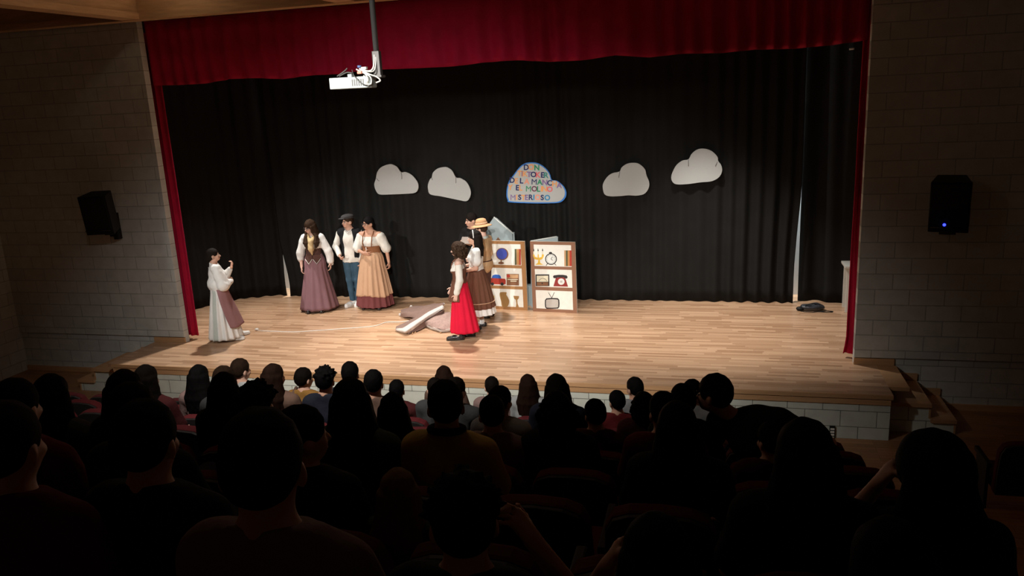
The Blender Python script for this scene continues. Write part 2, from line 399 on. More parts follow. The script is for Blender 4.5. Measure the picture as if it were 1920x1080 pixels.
MB().lathe([(.035, 0), (.038, .02), (.03, .03)], n=20, axis='y').build('lens', M['lens'], pr).matrix_local = R_ @ Matrix.Translation((-.08, .135, 0))
for i in range(6): MB().box((.02 + i * .02, -.134, -.03), (.03 + i * .02, -.129, .03), R_).build('vent_slot', M['steel'], pr)
rnd = random.Random(4)
def cab(pts, r, m, nm='cable'):
    q = [Vector(p) for p in pts]; out = []
    for i in range(len(q) - 1):
        p0, p1, p2, p3 = q[max(i - 1, 0)], q[i], q[i + 1], q[min(i + 2, len(q) - 1)]
        for k in range(8):
            t_ = k / 8; out.append(tuple(.5 * ((2 * p1) + (p2 - p0) * t_ + (2 * p0 - 5 * p1 + 4 * p2 - p3) * t_ ** 2 + (3 * p1 - p0 - 3 * p2 + p3) * t_ ** 3)))
    out.append(tuple(q[-1])); return MB().tube(out, r, 6).build(nm, m, pr)
def lp(x, y, dz=0): return loc(at(x, y, ZP + dz))
cab([lp(702, 98, -.06), lp(701, 120, -.06), lp(697, 131, -.07), lp(688, 133, -.08), lp(674, 129, -.1), lp(690, 138, -.14), lp(706, 144, -.12), lp(713, 151, -.1), lp(705, 155, -.1)], .007, M['cable_w'])
cab([lp(705, 98, -.06), lp(704, 124, -.06), lp(699, 134, -.08), lp(684, 135, -.12), lp(690, 148, -.14), lp(688, 160, -.12)], .006, M['cable_w'])
cab([lp(668, 130, -.1), lp(680, 136, -.12), lp(694, 144, -.14), lp(696, 156, -.13), lp(690, 161, -.12)], .006, M['cable_w'])
cab([lp(660, 131, -.1), lp(664, 142, -.14), lp(676, 155, -.15), lp(688, 160, -.14)], .004, M['steel'])
cab([lp(632, 143, -.05), lp(645, 134, -.08), lp(651, 128, -.1)], .006, M['steel'])
cab([lp(636, 143, -.05), lp(650, 136, -.08), lp(660, 137, -.1)], .006, M['steel'])
cab([lp(682, 142, -.14), lp(690, 150, -.16), lp(684, 157, -.15), lp(694, 158, -.14)], .006, M['cable_w'])
MB().box((-.02, -.02, -.012), (.02, .02, .012)).build('plug', M['pink'], pr, .004).location = lp(675, 136, -.12)
MB().box((-.025, -.02, -.012), (.025, .02, .012)).build('plug', M['cable_w'], pr, .004).location = lp(683, 128, -.08)
MB().box((-.02, -.02, -.014), (.02, .02, .014)).build('plug', M['proj'], pr, .004).location = lp(657, 142, -.06)
MB().tube([(0, 0, 0), (.0, 0, .02)], .02).build('adapter', mat('blue_adapter', (.1, .14, .3), .5), pr).location = lp(674, 127, -.06)

# ------------------------------------------------------------------ clouds pinned to the backdrop
YC = 2.958
def smooth_poly(P, n=5, k=.5):
    P = np.array(P, float); m = len(P); out = []
    for i in range(m):
        p0, p1, p2, p3 = P[i - 1], P[i], P[(i + 1) % m], P[(i + 2) % m]
        for j in range(n):
            t = j / n; out.append(.5 * (2 * p1 + (p2 - p0) * t + (2 * p0 - 5 * p1 + 4 * p2 - p3) * t * t + (3 * p1 - p0 - 3 * p2 + p3) * t ** 3))
    return np.array(out)
def px_poly(P, ox, oy, sc):
    P = smooth_poly([(ox + x / sc, oy + y / sc) for x, y in P])
    return [tuple(ony(x, y, YC)[[0, 2]]) for x, y in P]
def cloud(P, ox, oy, sc, label, lines, m=None):
    poly = px_poly(P, ox, oy, sc); c = np.mean(poly, 0)
    t = empty('cloud_cutout', (c[0], YC, c[1]), 0, label, 'cloud', 'paper clouds on the backdrop')
    q = [(x - c[0], z - c[1]) for x, z in poly]
    MB().prism(q, 0, .02).build('card', m or M['cloud'], t)
    for l in lines:
        pts = [ony(ox + x / sc, oy + y / sc, YC) for x, y in l]
        MB().tube([(p[0] - c[0], -.002, p[2] - c[1]) for p in pts], .006, 6).build('drawn_line', M['cloud_ink'], t)
    return t, c
S1 = 8.727
cloud([(280, 825), (215, 760), (190, 660), (215, 570), (235, 470), (290, 390), (380, 345), (470, 332), (560, 375), (625, 460), (700, 460), (790, 500), (860, 570), (905, 650), (905, 740), (850, 800), (700, 815), (480, 825)], 680, 270, S1,
      'leftmost of the four plain white clouds on the black backdrop', [[(228, 560), (245, 590), (270, 605)], [(628, 465), (640, 520), (640, 575)]])
cloud([(1110, 825), (1070, 740), (1070, 660), (1100, 580), (1130, 545), (1150, 470), (1220, 405), (1310, 380), (1380, 382), (1460, 435), (1525, 545), (1600, 560), (1690, 615), (1745, 700), (1770, 800), (1745, 890), (1690, 935), (1560, 915), (1300, 860)], 680, 270, S1,
      'plain white cloud drooping to the right, second from the left on the backdrop', [[(1525, 545), (1525, 640)], [(1128, 550), (1140, 590)]])
S2 = 7.385
cloud([(250, 798), (175, 770), (150, 690), (155, 620), (210, 530), (280, 480), (380, 455), (410, 400), (480, 350), (570, 335), (650, 350), (730, 420), (755, 510), (790, 600), (785, 680), (730, 760), (630, 788), (500, 785), (400, 795)], 1110, 260, S2,
      'plain white cloud nearest to the right of the lettered cloud', [[(385, 455), (370, 540)]])
cloud([(1170, 632), (1110, 590), (1098, 520), (1130, 430), (1175, 360), (1250, 305), (1335, 285), (1380, 210), (1460, 150), (1560, 140), (1660, 175), (1735, 250), (1748, 310), (1790, 370), (1800, 450), (1760, 530), (1660, 588), (1500, 605), (1330, 628)], 1110, 260, S2,
      'rightmost and highest white cloud on the black backdrop', [[(1335, 290), (1336, 380)], [(1735, 320), (1710, 380)]])
S3 = 10.8
TP = [(280, 965), (235, 920), (212, 840), (215, 720), (240, 600), (280, 500), (340, 430), (420, 320), (500, 230), (590, 175), (700, 155), (820, 165), (930, 215), (1030, 300), (1090, 390), (1130, 510), (1220, 525), (1310, 580), (1385, 660), (1425, 770), (1400, 880), (1300, 965), (1100, 985), (700, 985)]
tc_, c = cloud(TP, 930, 290, S3, 'white cloud sign with colourful lettering and a blue border in the backdrop centre', [], M['blue_rim'])
cc = np.mean(TP, 0)
inner = px_poly([(cc[0] + (x - cc[0]) * .955, cc[1] + (y - cc[1]) * .945) for x, y in TP], 930, 290, S3)
MB().prism([(x - c[0], z - c[1]) for x, z in inner], -.004, .0).build('white_face', M['cloud'], tc_)
LC = dict(n=(.02, .025, .12), o=(.85, .38, .14), g=(.03, .28, .13), b=(.40, .2, .2), p=(.26, .16, .34), r=(.82, .16, .17), t=(.04, .26, .22), s=(.85, .33, .22), k=(.16, .05, .09), u=(.03, .25, .48))
LM = {k: mat('letter_' + k, v, .7, .08) for k, v in LC.items()}
ROWS = [('DON', [(615, 255, 'n'), (712, 250, 'o'), (828, 262, 'g')]),
        ('TIKTOKER', [(476, 378, 'o'), (530, 383, 'b'), (597, 388, 'o'), (672, 398, 'p'), (760, 400, 'n'), (858, 408, 'r'), (945, 410, 'n'), (1020, 415, 't')]),
        ('DELAMANCHA', [(330, 515, 'n'), (415, 530, 'o'), (520, 528, 'n'), (625, 540, 's'), (775, 550, 'n'), (887, 555, 'g'), (990, 562, 'p'), (1088, 570, 'n'), (1186, 590, 'o'), (1283, 620, 'p')]),
        ('YELMOLINO', [(290, 660, 'o'), (437, 668, 'n'), (505, 672, 'o'), (660, 690, 'g'), (777, 690, 'k'), (865, 695, 'g'), (923, 692, 'o'), (985, 692, 'o'), (1090, 698, 'r')]),
        ('MISTERIOSO', [(345, 865, 'p'), (420, 862, 'o'), (482, 862, 'n'), (555, 868, 'o'), (622, 865, 'p'), (710, 862, 'n'), (768, 862, 'u'), (845, 862, 's'), (938, 866, 'n'), (1040, 870, 'u')])]
GL = {}
def glyph(ch):
    if ch not in GL:
        cu = bpy.data.curves.new('glyph', 'FONT'); cu.body = ch; cu.size = .155; cu.extrude = .003; cu.offset = 0 if ch == 'M' else .004
        cu.align_x = 'CENTER'; cu.align_y = 'CENTER'; ob = bpy.data.objects.new('glyph', cu); COL.objects.link(ob)
        dg = bpy.context.evaluated_depsgraph_get(); me = bpy.data.meshes.new_from_object(ob.evaluated_get(dg))
        bpy.data.objects.remove(ob); n_ = len(me.vertices); co = np.zeros(n_ * 3); me.vertices.foreach_get('co', co); co = co.reshape(-1, 3)
        lo, hi = co.min(0), co.max(0); co[:, :2] -= (lo[:2] + hi[:2]) / 2; h = hi[1] - lo[1]; co[:, :2] *= .094 / h
        if ch == 'I': pass
        me.vertices.foreach_set('co', co.ravel()); me.update(); GL[ch] = me
    return GL[ch]
for word, ps in ROWS:
    for ch, (x, y, k) in zip(word, ps):
        p = ony(930 + x / S3, 290 + y / S3, YC)
        me = glyph(ch); o = bpy.data.objects.new('letter', me); COL.objects.link(o); o.parent = tc_
        if len(me.materials) == 0: me.materials.append(LM[k])
        o.location = (p[0] - c[0], -.007, p[2] - c[1]); o.rotation_euler = (math.pi / 2, math.radians(4 if word != 'DON' else 2), 0); objmat(o, LM[k])
# ------------------------------------------------------------------ painted shelf panels
def quad_uv(Q, x, y):
    (x0, y0), (x1, y1), (x2, y2), (x3, y3) = Q     # TL TR BR BL
    u = v = .5
    for _ in range(12):
        px = (x0 * (1 - u) + x1 * u) * (1 - v) + (x3 * (1 - u) + x2 * u) * v; py = (y0 * (1 - u) + y1 * u) * (1 - v) + (y3 * (1 - u) + y2 * u) * v
        a = (x1 - x0) * (1 - v) + (x2 - x3) * v; b = (x3 - x0) * (1 - u) + (x2 - x1) * u
        c_ = (y1 - y0) * (1 - v) + (y2 - y3) * v; d = (y3 - y0) * (1 - u) + (y2 - y1) * u
        det = a * d - b * c_; ex, ey = x - px, y - py; u += (d * ex - b * ey) / det; v += (a * ey - c_ * ex) / det
    return u, v
PM = {k: mat('paint_' + k, v, .75, .1, 12) for k, v in dict(
    wood1=(.38, .19, .075), wood2=(.27, .135, .08), white=(.80, .79, .72), ink=(.035, .03, .03), yellow=(.72, .45, .06), blue=(.06, .09, .45),
    blue2=(.03, .12, .48), red=(.42, .045, .03), brown=(.22, .10, .05), tan=(.55, .33, .17), green=(.09, .10, .045), orange=(.52, .24, .08), ochre=(.36, .20, .07),
    grey=(.48, .45, .41), cream=(.68, .63, .47), maroon=(.27, .035, .03), pale=(.72, .74, .70), taupe=(.27, .22, .19), slate=(.36, .42, .43), edge=(.70, .66, .56)).items()}
class Panel:
    def __init__(s, Q, p0, p1, h, label, wood):
        s.Q = Q; s.w = math.hypot(p1[0] - p0[0], p1[1] - p0[1]); s.h = h
        ang = math.atan2(p1[1] - p0[1], p1[0] - p0[0])
        s.t = empty('shelf_panel', (p0[0], p0[1], 0), ang, label, 'stage prop', 'painted shelf panels'); s.wood = wood
        s.k = 0
        MB().box((0, .0, 0), (s.w, .035, h)).build('board', PM['edge'], s.t, .002)
    def P(s, x, y):
        u, v = quad_uv(s.Q, x, y); return (u * s.w, (1 - v) * s.h)
    def flat(s, name, pts, m, d=.002, smooth=False, parent=None):
        q = [s.P(*p) for p in pts]
        if smooth: q = [tuple(p) for p in smooth_poly(q, 4)]
        s.k += 1; e = .00015 * s.k
        return MB().prism(q, -d - e - .001, .0).build(name, m, parent or s.t)
    def rect(s, name, x0, y0, x1, y1, m, d=.002): return s.flat(name, [(x0, y0), (x1, y0), (x1, y1), (x0, y1)], m, d)
    def disc(s, name, x, y, r, m, d=.002, ry=None, n=24):
        return s.flat(name, [(x + r * math.cos(2 * math.pi * i / n), y + (ry or r) * math.sin(2 * math.pi * i / n)) for i in range(n)], m, d)
    def line(s, name, pts, r, m):
        return MB().tube([(q[0], -.0075, q[1]) for q in (s.P(*p) for p in pts)], r, 6).build(name, m, s.t)
    def frame(s, shelves, inner):
        for k, (y0, y1) in enumerate(shelves): s.rect('painted_shelf', 0, 0, 1, 1, s.wood) if False else None
    def uvrect(s, name, u0, v0, u1, v1, m, d):
        s.k += 1
        return MB().box((u0 * s.w, -d - .00015 * s.k, (1 - v1) * s.h), (u1 * s.w, 0.0, (1 - v0) * s.h)).build(name, m, s.t)
    def shelves(s, lv):
        s.uvrect('painted_frame', 0, 0, .082, 1, s.wood, .003); s.uvrect('painted_frame', .915, 0, 1, 1, s.wood, .003)
        for v0, v1 in lv: s.uvrect('painted_shelf', .08, v0, .917, v1, s.wood, .0032)
        for (a, b), (c_, d) in zip(lv[:-1], lv[1:]): s.uvrect('white_background', .082, b, .915, c_, PM['white'], .0015)
# right panel
p2 = Panel([(706, 325), (1122, 332), (1137, 1018), (720, 993)], (5.19, 2.25), (5.96, 2.17), 1.205,
           'painted shelf panel showing a clock, red telephone and television, right of the other panel', PM['wood2'])
p2.shelves([(0, .043), (.345, .388), (.64, .69), (.955, 1)])
p2.flat('painted_candelabrum', [(750, 545), (775, 530), (783, 500), (745, 492), (732, 462), (732, 448), (745, 448), (750, 470), (776, 480), (776, 448), (788, 448), (788, 480), (815, 470), (816, 448), (834, 448), (834, 465), (820, 492), (796, 500), (800, 530), (828, 545)], PM['yellow'])
for x in (740, 781, 823):
    p2.rect('painted_candle', x - 4, 420, x + 4, 448, PM['cream']); p2.flat('painted_flame', [(x - 5, 415), (x - 2, 396), (x + 1, 392), (x + 6, 408), (x + 4, 418)], PM['ink'])
p2.disc('painted_clock', 901, 492, 55, PM['ink']); p2.disc('clock_face', 901, 492, 46, PM['pale'], .003)
p2.line('clock_hand', [(901, 492), (915, 470)], .004, PM['ink']); p2.line('clock_hand', [(901, 492), (918, 503)], .004, PM['ink'])
p2.disc('clock_bell', 897, 433, 15, PM['ink'], ry=9); p2.line('clock_leg', [(868, 535), (855, 553)], .005, PM['ink']); p2.line('clock_leg', [(935, 535), (948, 552)], .005, PM['ink'])
for i in range(12):
    a = i * math.pi / 6; p2.line('clock_mark', [(901 + 34 * math.cos(a), 492 + 34 * math.sin(a)), (901 + 41 * math.cos(a), 492 + 41 * math.sin(a))], .0035, PM['ink'])
for x0, x1, c_ in ((1024, 1040, 'tan'), (1040, 1056, 'green'), (1056, 1074, 'orange'), (1074, 1092, 'red')): p2.rect('painted_book', x0, 410, x1, 560, PM[c_])
p2.rect('painted_meter', 752, 638, 882, 750, PM['ink']); p2.rect('meter_face', 764, 650, 872, 708, PM['cream'], .003); p2.rect('meter_base', 764, 713, 872, 745, PM['brown'], .003)
p2.line('meter_needle', [(782, 700), (800, 680), (822, 674), (845, 682), (862, 702)], .003, PM['ink']); p2.disc('meter_knob', 815, 724, 7, PM['ink'], .004)
p2.flat('painted_telephone', [(945, 668), (1030, 668), (1056, 757), (920, 752)], PM['maroon'])
p2.flat('telephone_handset', [(917, 660), (925, 648), (965, 643), (1010, 643), (1045, 650), (1053, 664), (1048, 678), (1028, 678), (1020, 668), (955, 666), (948, 675), (925, 674)], PM['ink'], .003)
p2.disc('telephone_dial', 994, 708, 31, PM['pale'], .004); p2.disc('dial_center', 994, 708, 11, PM['grey'], .005)
TVP = lambda g: [(838 + g, 885), (850 + g, 869 + g), (905, 866 + g), (960 - g, 869 + g), (973 - g, 885), (975 - g, 920), (972 - g, 955), (960 - g, 970 - g), (905, 972 - g), (850 + g, 970 - g), (838 + g, 955), (836 + g, 920)]
p2.flat('painted_television', TVP(0), PM['ink']); p2.flat('television_screen', TVP(11), PM['grey'], .003)
p2.line('television_aerial', [(902, 866), (872, 812)], .004, PM['ink']); p2.line('television_aerial', [(902, 866), (928, 812)], .004, PM['ink'])
# left panel
p1 = Panel([(215, 320), (637, 324), (660, 1000), (238, 985)], (4.24, 2.37), (5.09, 2.28), 1.2,
           'painted shelf panel showing a blue globe, red car and jug, behind the performers', PM['wood1'])
p1.shelves([(0, .043), (.345, .388), (.65, .695), (.955, 1)])
p1.disc('painted_globe', 438, 448, 56, PM['brown'], ry=60); p1.disc('globe_sphere', 436, 447, 47, PM['blue'], .003, ry=53)
p1.line('globe_stand', [(428, 505), (428, 530)], .01, PM['brown']); p1.disc('globe_base', 427, 535, 26, PM['brown'], ry=13)
for x0, x1, c_ in ((550, 566, 'green'), (566, 572, 'tan'), (572, 590, 'orange'), (590, 604, 'red')): p1.rect('painted_book', x0, 398, x1, 552, PM[c_])
p1.rect('painted_box', 318, 505, 342, 550, PM['brown'])
p1.flat('painted_car', [(306, 690), (340, 682), (460, 688), (468, 705), (466, 740), (440, 745), (320, 742), (306, 730)], PM['red'], .003)
p1.flat('car_cabin', [(340, 685), (350, 655), (372, 648), (405, 650), (420, 660), (428, 688)], PM['blue2'])
for x in (346, 434): p1.disc('car_wheel', x, 740, 15, PM['ink'], .004)
p1.rect('painted_radio', 475, 640, 585, 752, PM['brown']); p1.rect('radio_panel', 480, 645, 580, 680, PM['tan'], .003); p1.disc('radio_dial', 492, 661, 16, PM['red'], .004)
p1.rect('radio_slot', 484, 690, 578, 697, PM['cream'], .004); p1.rect('radio_slot', 510, 706, 565, 714, PM['cream'], .004)
p1.flat('painted_jug', [(425, 820), (472, 822), (470, 845), (488, 880), (496, 915), (478, 964), (432, 964), (422, 910), (415, 880), (410, 850), (412, 828)], PM['ochre'], .002, True)
p1.flat('painted_goblet', [(534, 855), (585, 857), (582, 880), (568, 895), (570, 930), (582, 966), (556, 966), (560, 930), (556, 895), (540, 882)], PM['ochre'])
p1.flat('painted_candelabrum', [(335, 958), (340, 900), (333, 870), (342, 868), (348, 890), (352, 868), (360, 850), (362, 880), (354, 905), (356, 958)], PM['yellow'])
# folded grey cardboard behind the panels
def slab(name, px, Y, th, m, label, cat):
    pts = [ony(x, y, Y) * (1, 1, 0 if y > 550 else 1) for x, y in px]; c_ = np.mean(pts, 0); c_[2] = 0
    t = empty(name, (c_[0], Y, 0), 0, label, cat)
    MB().prism([(p[0] - c_[0], max(0, p[2])) for p in pts], 0, th).build('board', m, t, .003); return t, c_
t, c_ = slab('windmill_cutout', [(900, 470), (908, 433), (926, 407), (931, 409), (962, 437), (962, 560), (900, 560)], 2.62, .03, PM['slate'], 'tall pointed grey cardboard windmill top behind the left shelf panel', 'stage prop')
q = ony(934, 449, 2.615); 
mm = MB().prism([(q[0] - c_[0] - .07, q[2] - .05), (q[0] - c_[0], q[2] + .04), (q[0] - c_[0] + .07, q[2] - .05)], -.004, .0).build('painted_window', PM['brown'], t)
q0 = ony(962, 437, 2.62)
MB().box((q0[0] - c_[0] - .015, 0, .3), (q0[0] - c_[0] + .02, .04, q0[2] + .01)).build('folded_edge', PM['slate'], t)
q0 = ony(926, 407, 2.62); q1 = ony(962, 437, 2.62); q2_ = ony(900, 433, 2.62)
MB().tube([(q0[0] - c_[0], -.004, q0[2]), (q1[0] - c_[0] - .0, -.004, q1[2] - .01)], .012).build('taped_ridge', PM['pale'], t)
t, c_ = slab('cardboard_screen', [(995, 452), (1043, 443), (1046, 444), (1046, 560), (995, 560)], 2.5, .03, PM['slate'], 'pale grey folded cardboard screen behind the right shelf panel', 'stage prop')
q0 = ony(1044, 443.5, 2.5); q1 = ony(995, 452, 2.5)
MB().tube([(q1[0] - c_[0], -.003, q1[2]), (q0[0] - c_[0], -.003, q0[2])], .010).build('cut_edge', PM['pale'], t)
a = onz(988, 578); tag(MB().box((a[0] - .06, 2.6, 0), (a[0] + .22, 2.82, .34)).build('cardboard_box', PM['slate'], None, .004), 'grey box on the stage between the two shelf panels', 'box')

# ------------------------------------------------------------------ table, bag with cable, floor cable, blanket
t = empty('side_table', (10.2, 2.3, 0), 0, 'white table behind the red curtain at the right of the stage', 'table')
MB().box((-.06, .17, .715), (.9, .60, .75)).build('tabletop', M['table'], t, .004)
for x, y in ((0, .23), (.84, .23), (0, .54), (.84, .54)): MB().box((x - .022, y - .022, 0), (x + .022, y + .022, .716)).build('leg', M['table'], t)
# gym bag
def wob(p, s=9.0, a=.012): return a * (math.sin(s * p[0] + 1) + math.sin(s * 1.3 * p[1] + s * .7 * p[2]) + math.sin(s * 2.1 * p[2] + 3 * p[0]))
bg = onz(1524, 585); t = empty('bag', (bg[0], bg[1] + .1, 0), math.radians(4), 'black shiny bag lying at the right of the stage with its cord', 'bag', None, .68)
mb = MB().ball((0, 0, .075), (.27, .13, .085), n=28); mb.v = [(x + wob((x, y, z)), y, max(.002, z + 1.2 * wob((z, x, y), 14) * (z > .04))) for x, y, z in mb.v]
mb.build('bag_body', mat('shiny_black_nylon', (.03, .03, .036), .28, .3, 14, .5, 26, spec=.6), t)
MB().ball((-.28, -.03, .05), (.09, .07, .05), n=16).build('bag_flap', M['dark'], t)
MB().ball((-.31, -.07, .05), (.025, .02, .02)).build('white_tag', PM['white'], t)
MB().tube([(-.25, -.05, .06), (-.15, -.06, .15), (0, -.05, .18), (.15, -.03, .15), (.27, -.02, .05)], .012).build('handle', M['dark'], t)
MB().tube([(-.27, -.1, .012), (-.2, -.16, .012), (-.02, -.2, .012), (.15, -.15, .012), (.3, -.08, .012), (.36, -.1, .012), (.44, -.14, .012), (.42, -.19, .012), (.25, -.2, .012), (.1, -.17, .012)], .009).build('cord', M['dark'], t)
# pale cable across the boards
pts = [onz(x, y) for x, y in ((482, 620), (490, 621), (517, 622), (550, 623), (586, 621), (643, 617), (701, 612), (724, 605), (753, 604), (776, 600), (800, 592))]
t = empty('floor_cable', (pts[0][0], pts[0][1], 0), 0, 'thin pale cable snaking across the stage boards to the blanket', 'cable')
out = []
for i in range(len(pts) - 1):
    p0, p1, p2_, p3 = pts[max(i - 1, 0)], pts[i], pts[i + 1], pts[min(i + 2, len(pts) - 1)]
    for k in range(6):
        u = k / 6; out.append(.5 * (2 * p1 + (p2_ - p0) * u + (2 * p0 - 5 * p1 + 4 * p2_ - p3) * u * u + (3 * p1 - p0 - 3 * p2_ + p3) * u ** 3))
MB().tube([(p[0] - pts[0][0], p[1] - pts[0][1], .007) for p in out], .006, 6).build('cord', M['cable_w'], t)
mb = MB().ball((0, 0, .022), (.035, .03, .022)); mb.build('plug', M['cable_w'], t)
# crumpled brown blanket with a pale lining
BR = mat('brown_blanket', (.20, .125, .10), .85, .25, 10, .3, 70, sheen=.2); BP = mat('pinkish_blanket', (.34, .225, .19), .85, .35, 26, .35, 80); BW = mat('pale_lining', (.52, .47, .43), .8, .08)
bl = onz(790, 602); t = empty('blanket', (bl[0], bl[1], 0), 0, 'crumpled brown blanket with pale lining heaped on the stage boards', 'blanket')
def sheet(name, corners, m, hfun, nu=26, nv=14, th=.012):
    A = [onz(*c)[:2] - bl[:2] for c in corners]; G = []
    for i in range(nu):
        u = i / (nu - 1); row = []
        for j in range(nv):
            v = j / (nv - 1); p = (A[0] * (1 - u) + A[1] * u) * (1 - v) + (A[3] * (1 - u) + A[2] * u) * v
            row.append((p[0], p[1], max(.014, hfun(u, v))))
        G.append(row)
    return MB().grid(G, True, th).build(name, m, t)
def strip(name, m, rows, th=.01, n=30, bulge=.0, rip=.008):
    R_ = []
    for row in rows:
        P_ = np.array([np.append(onz(x, y, z)[:2] - bl[:2], z) for x, y, z in row]); u = np.linspace(0, len(P_) - 1, n)
        R_.append(np.stack([np.interp(u, np.arange(len(P_)), P_[:, k]) for k in range(3)], 1))
    R_ = np.array(R_); v = np.linspace(0, len(rows) - 1, 12 * (len(rows) - 1) + 1); G = []
    for q in v:
        i = min(int(q), len(rows) - 2); f = q - i; r_ = R_[i] * (1 - f) + R_[i + 1] * f
        r_ = r_ + np.stack([0 * r_[:, 0], 0 * r_[:, 0], bulge * math.sin(math.pi * f) + rip * np.sin(np.linspace(0, 17, n) + 5 * q)], 1); r_[:, 2] = np.maximum(r_[:, 2], th + .003); G.append(r_)
    return MB().grid(np.array(G).transpose(1, 0, 2), True, th).build(name, m, t)
strip('back_fold', BR, [[(752, 583, .02), (769, 576, .03), (800, 573, .06), (831, 569, .12)], [(752, 588, .08), (772, 585, .12), (802, 581, .14), (832, 572, .2)], [(752, 593, .03), (777, 597, .05), (802, 592, .1), (830, 578, .22)]], bulge=.02)
strip('front_fold', BR, [[(745, 614, .02), (764, 603, .03), (783, 595, .06), (806, 586, .12), (829, 574, .2)], [(742, 617, .04), (756, 616, .08), (776, 604, .14), (802, 587, .20), (830, 573, .25)]], bulge=.02, rip=.004)
strip('pale_lining', BW, [[(742, 617, .045), (756, 615.5, .085), (776, 603.5, .145), (802, 586.5, .205), (830, 572.5, .255)], [(743, 619, .03), (760, 622, .07), (776, 611, .12), (803, 592, .18), (832, 576, .24)], [(745, 620, .015), (762, 625, .02), (775, 617, .07), (803, 596, .14), (832, 579, .22)]], rip=.002)
strip('under_fold', BR, [[(762, 624, .03), (775, 617, .06), (803, 597, .13), (832, 580, .21)], [(766, 626, .014), (785, 620, .014), (806, 609, .014), (834, 596, .014)]], rip=.006)
strip('side_fold', BP, [[(795, 603, .05), (815, 594, .10), (837, 585, .13), (852, 590, .1)], [(794, 605, .08), (812, 602, .13), (834, 600, .15), (856, 603, .13)], [(796, 608, .05), (809, 613, .05), (827, 619, .05), (858, 616, .05)]], bulge=.01)
strip('pale_hem', BW, [[(795, 607, .055), (808, 612, .055), (827, 618.5, .055), (858, 615.5, .055)], [(797, 610, .02), (808, 616, .016), (827, 622, .016), (858, 619, .016)]], rip=.002)
for x, y, z, r_ in ((771, 575, .05, .028), (833, 611, .08, .035), (750, 590, .03, .026), (832, 570, .17, .022)):
    MB().ball(tuple(np.append(onz(x, y, z)[:2] - bl[:2], z)), (r_, r_ * .8, r_)).build('tied_corner', BW, t)
for a_, b_, c__ in (((833, 613, .08), (831, 621, .012), (825, 624, .012)), ((776, 614, .08), (775, 622, .012), (773, 626, .012)), ((779, 612, .08), (780, 620, .012), (778, 624, .012))):
    MB().tube([tuple(np.append(onz(*q_)[:2] - bl[:2], q_[2])) for q_ in (a_, b_, c__)], .007).build('tie_cord', PM['tan'], t)
# louvred grille low on the stage front
g = ony(1560, 811, -1.05); t = empty('floor_grille', (g[0], -1.045, g[2]), 0, 'small white louvred grille low on the stage front wall', 'grille')
MB().box((-.03, -.02, -.085), (.03, 0, .085)).build('frame', M['dark'], t)
for k in range(4): MB().box((-.022, -.032, -.066 + k * .036), (.022, -.018, -.046 + k * .036)).build('slat', PM['white'], t)
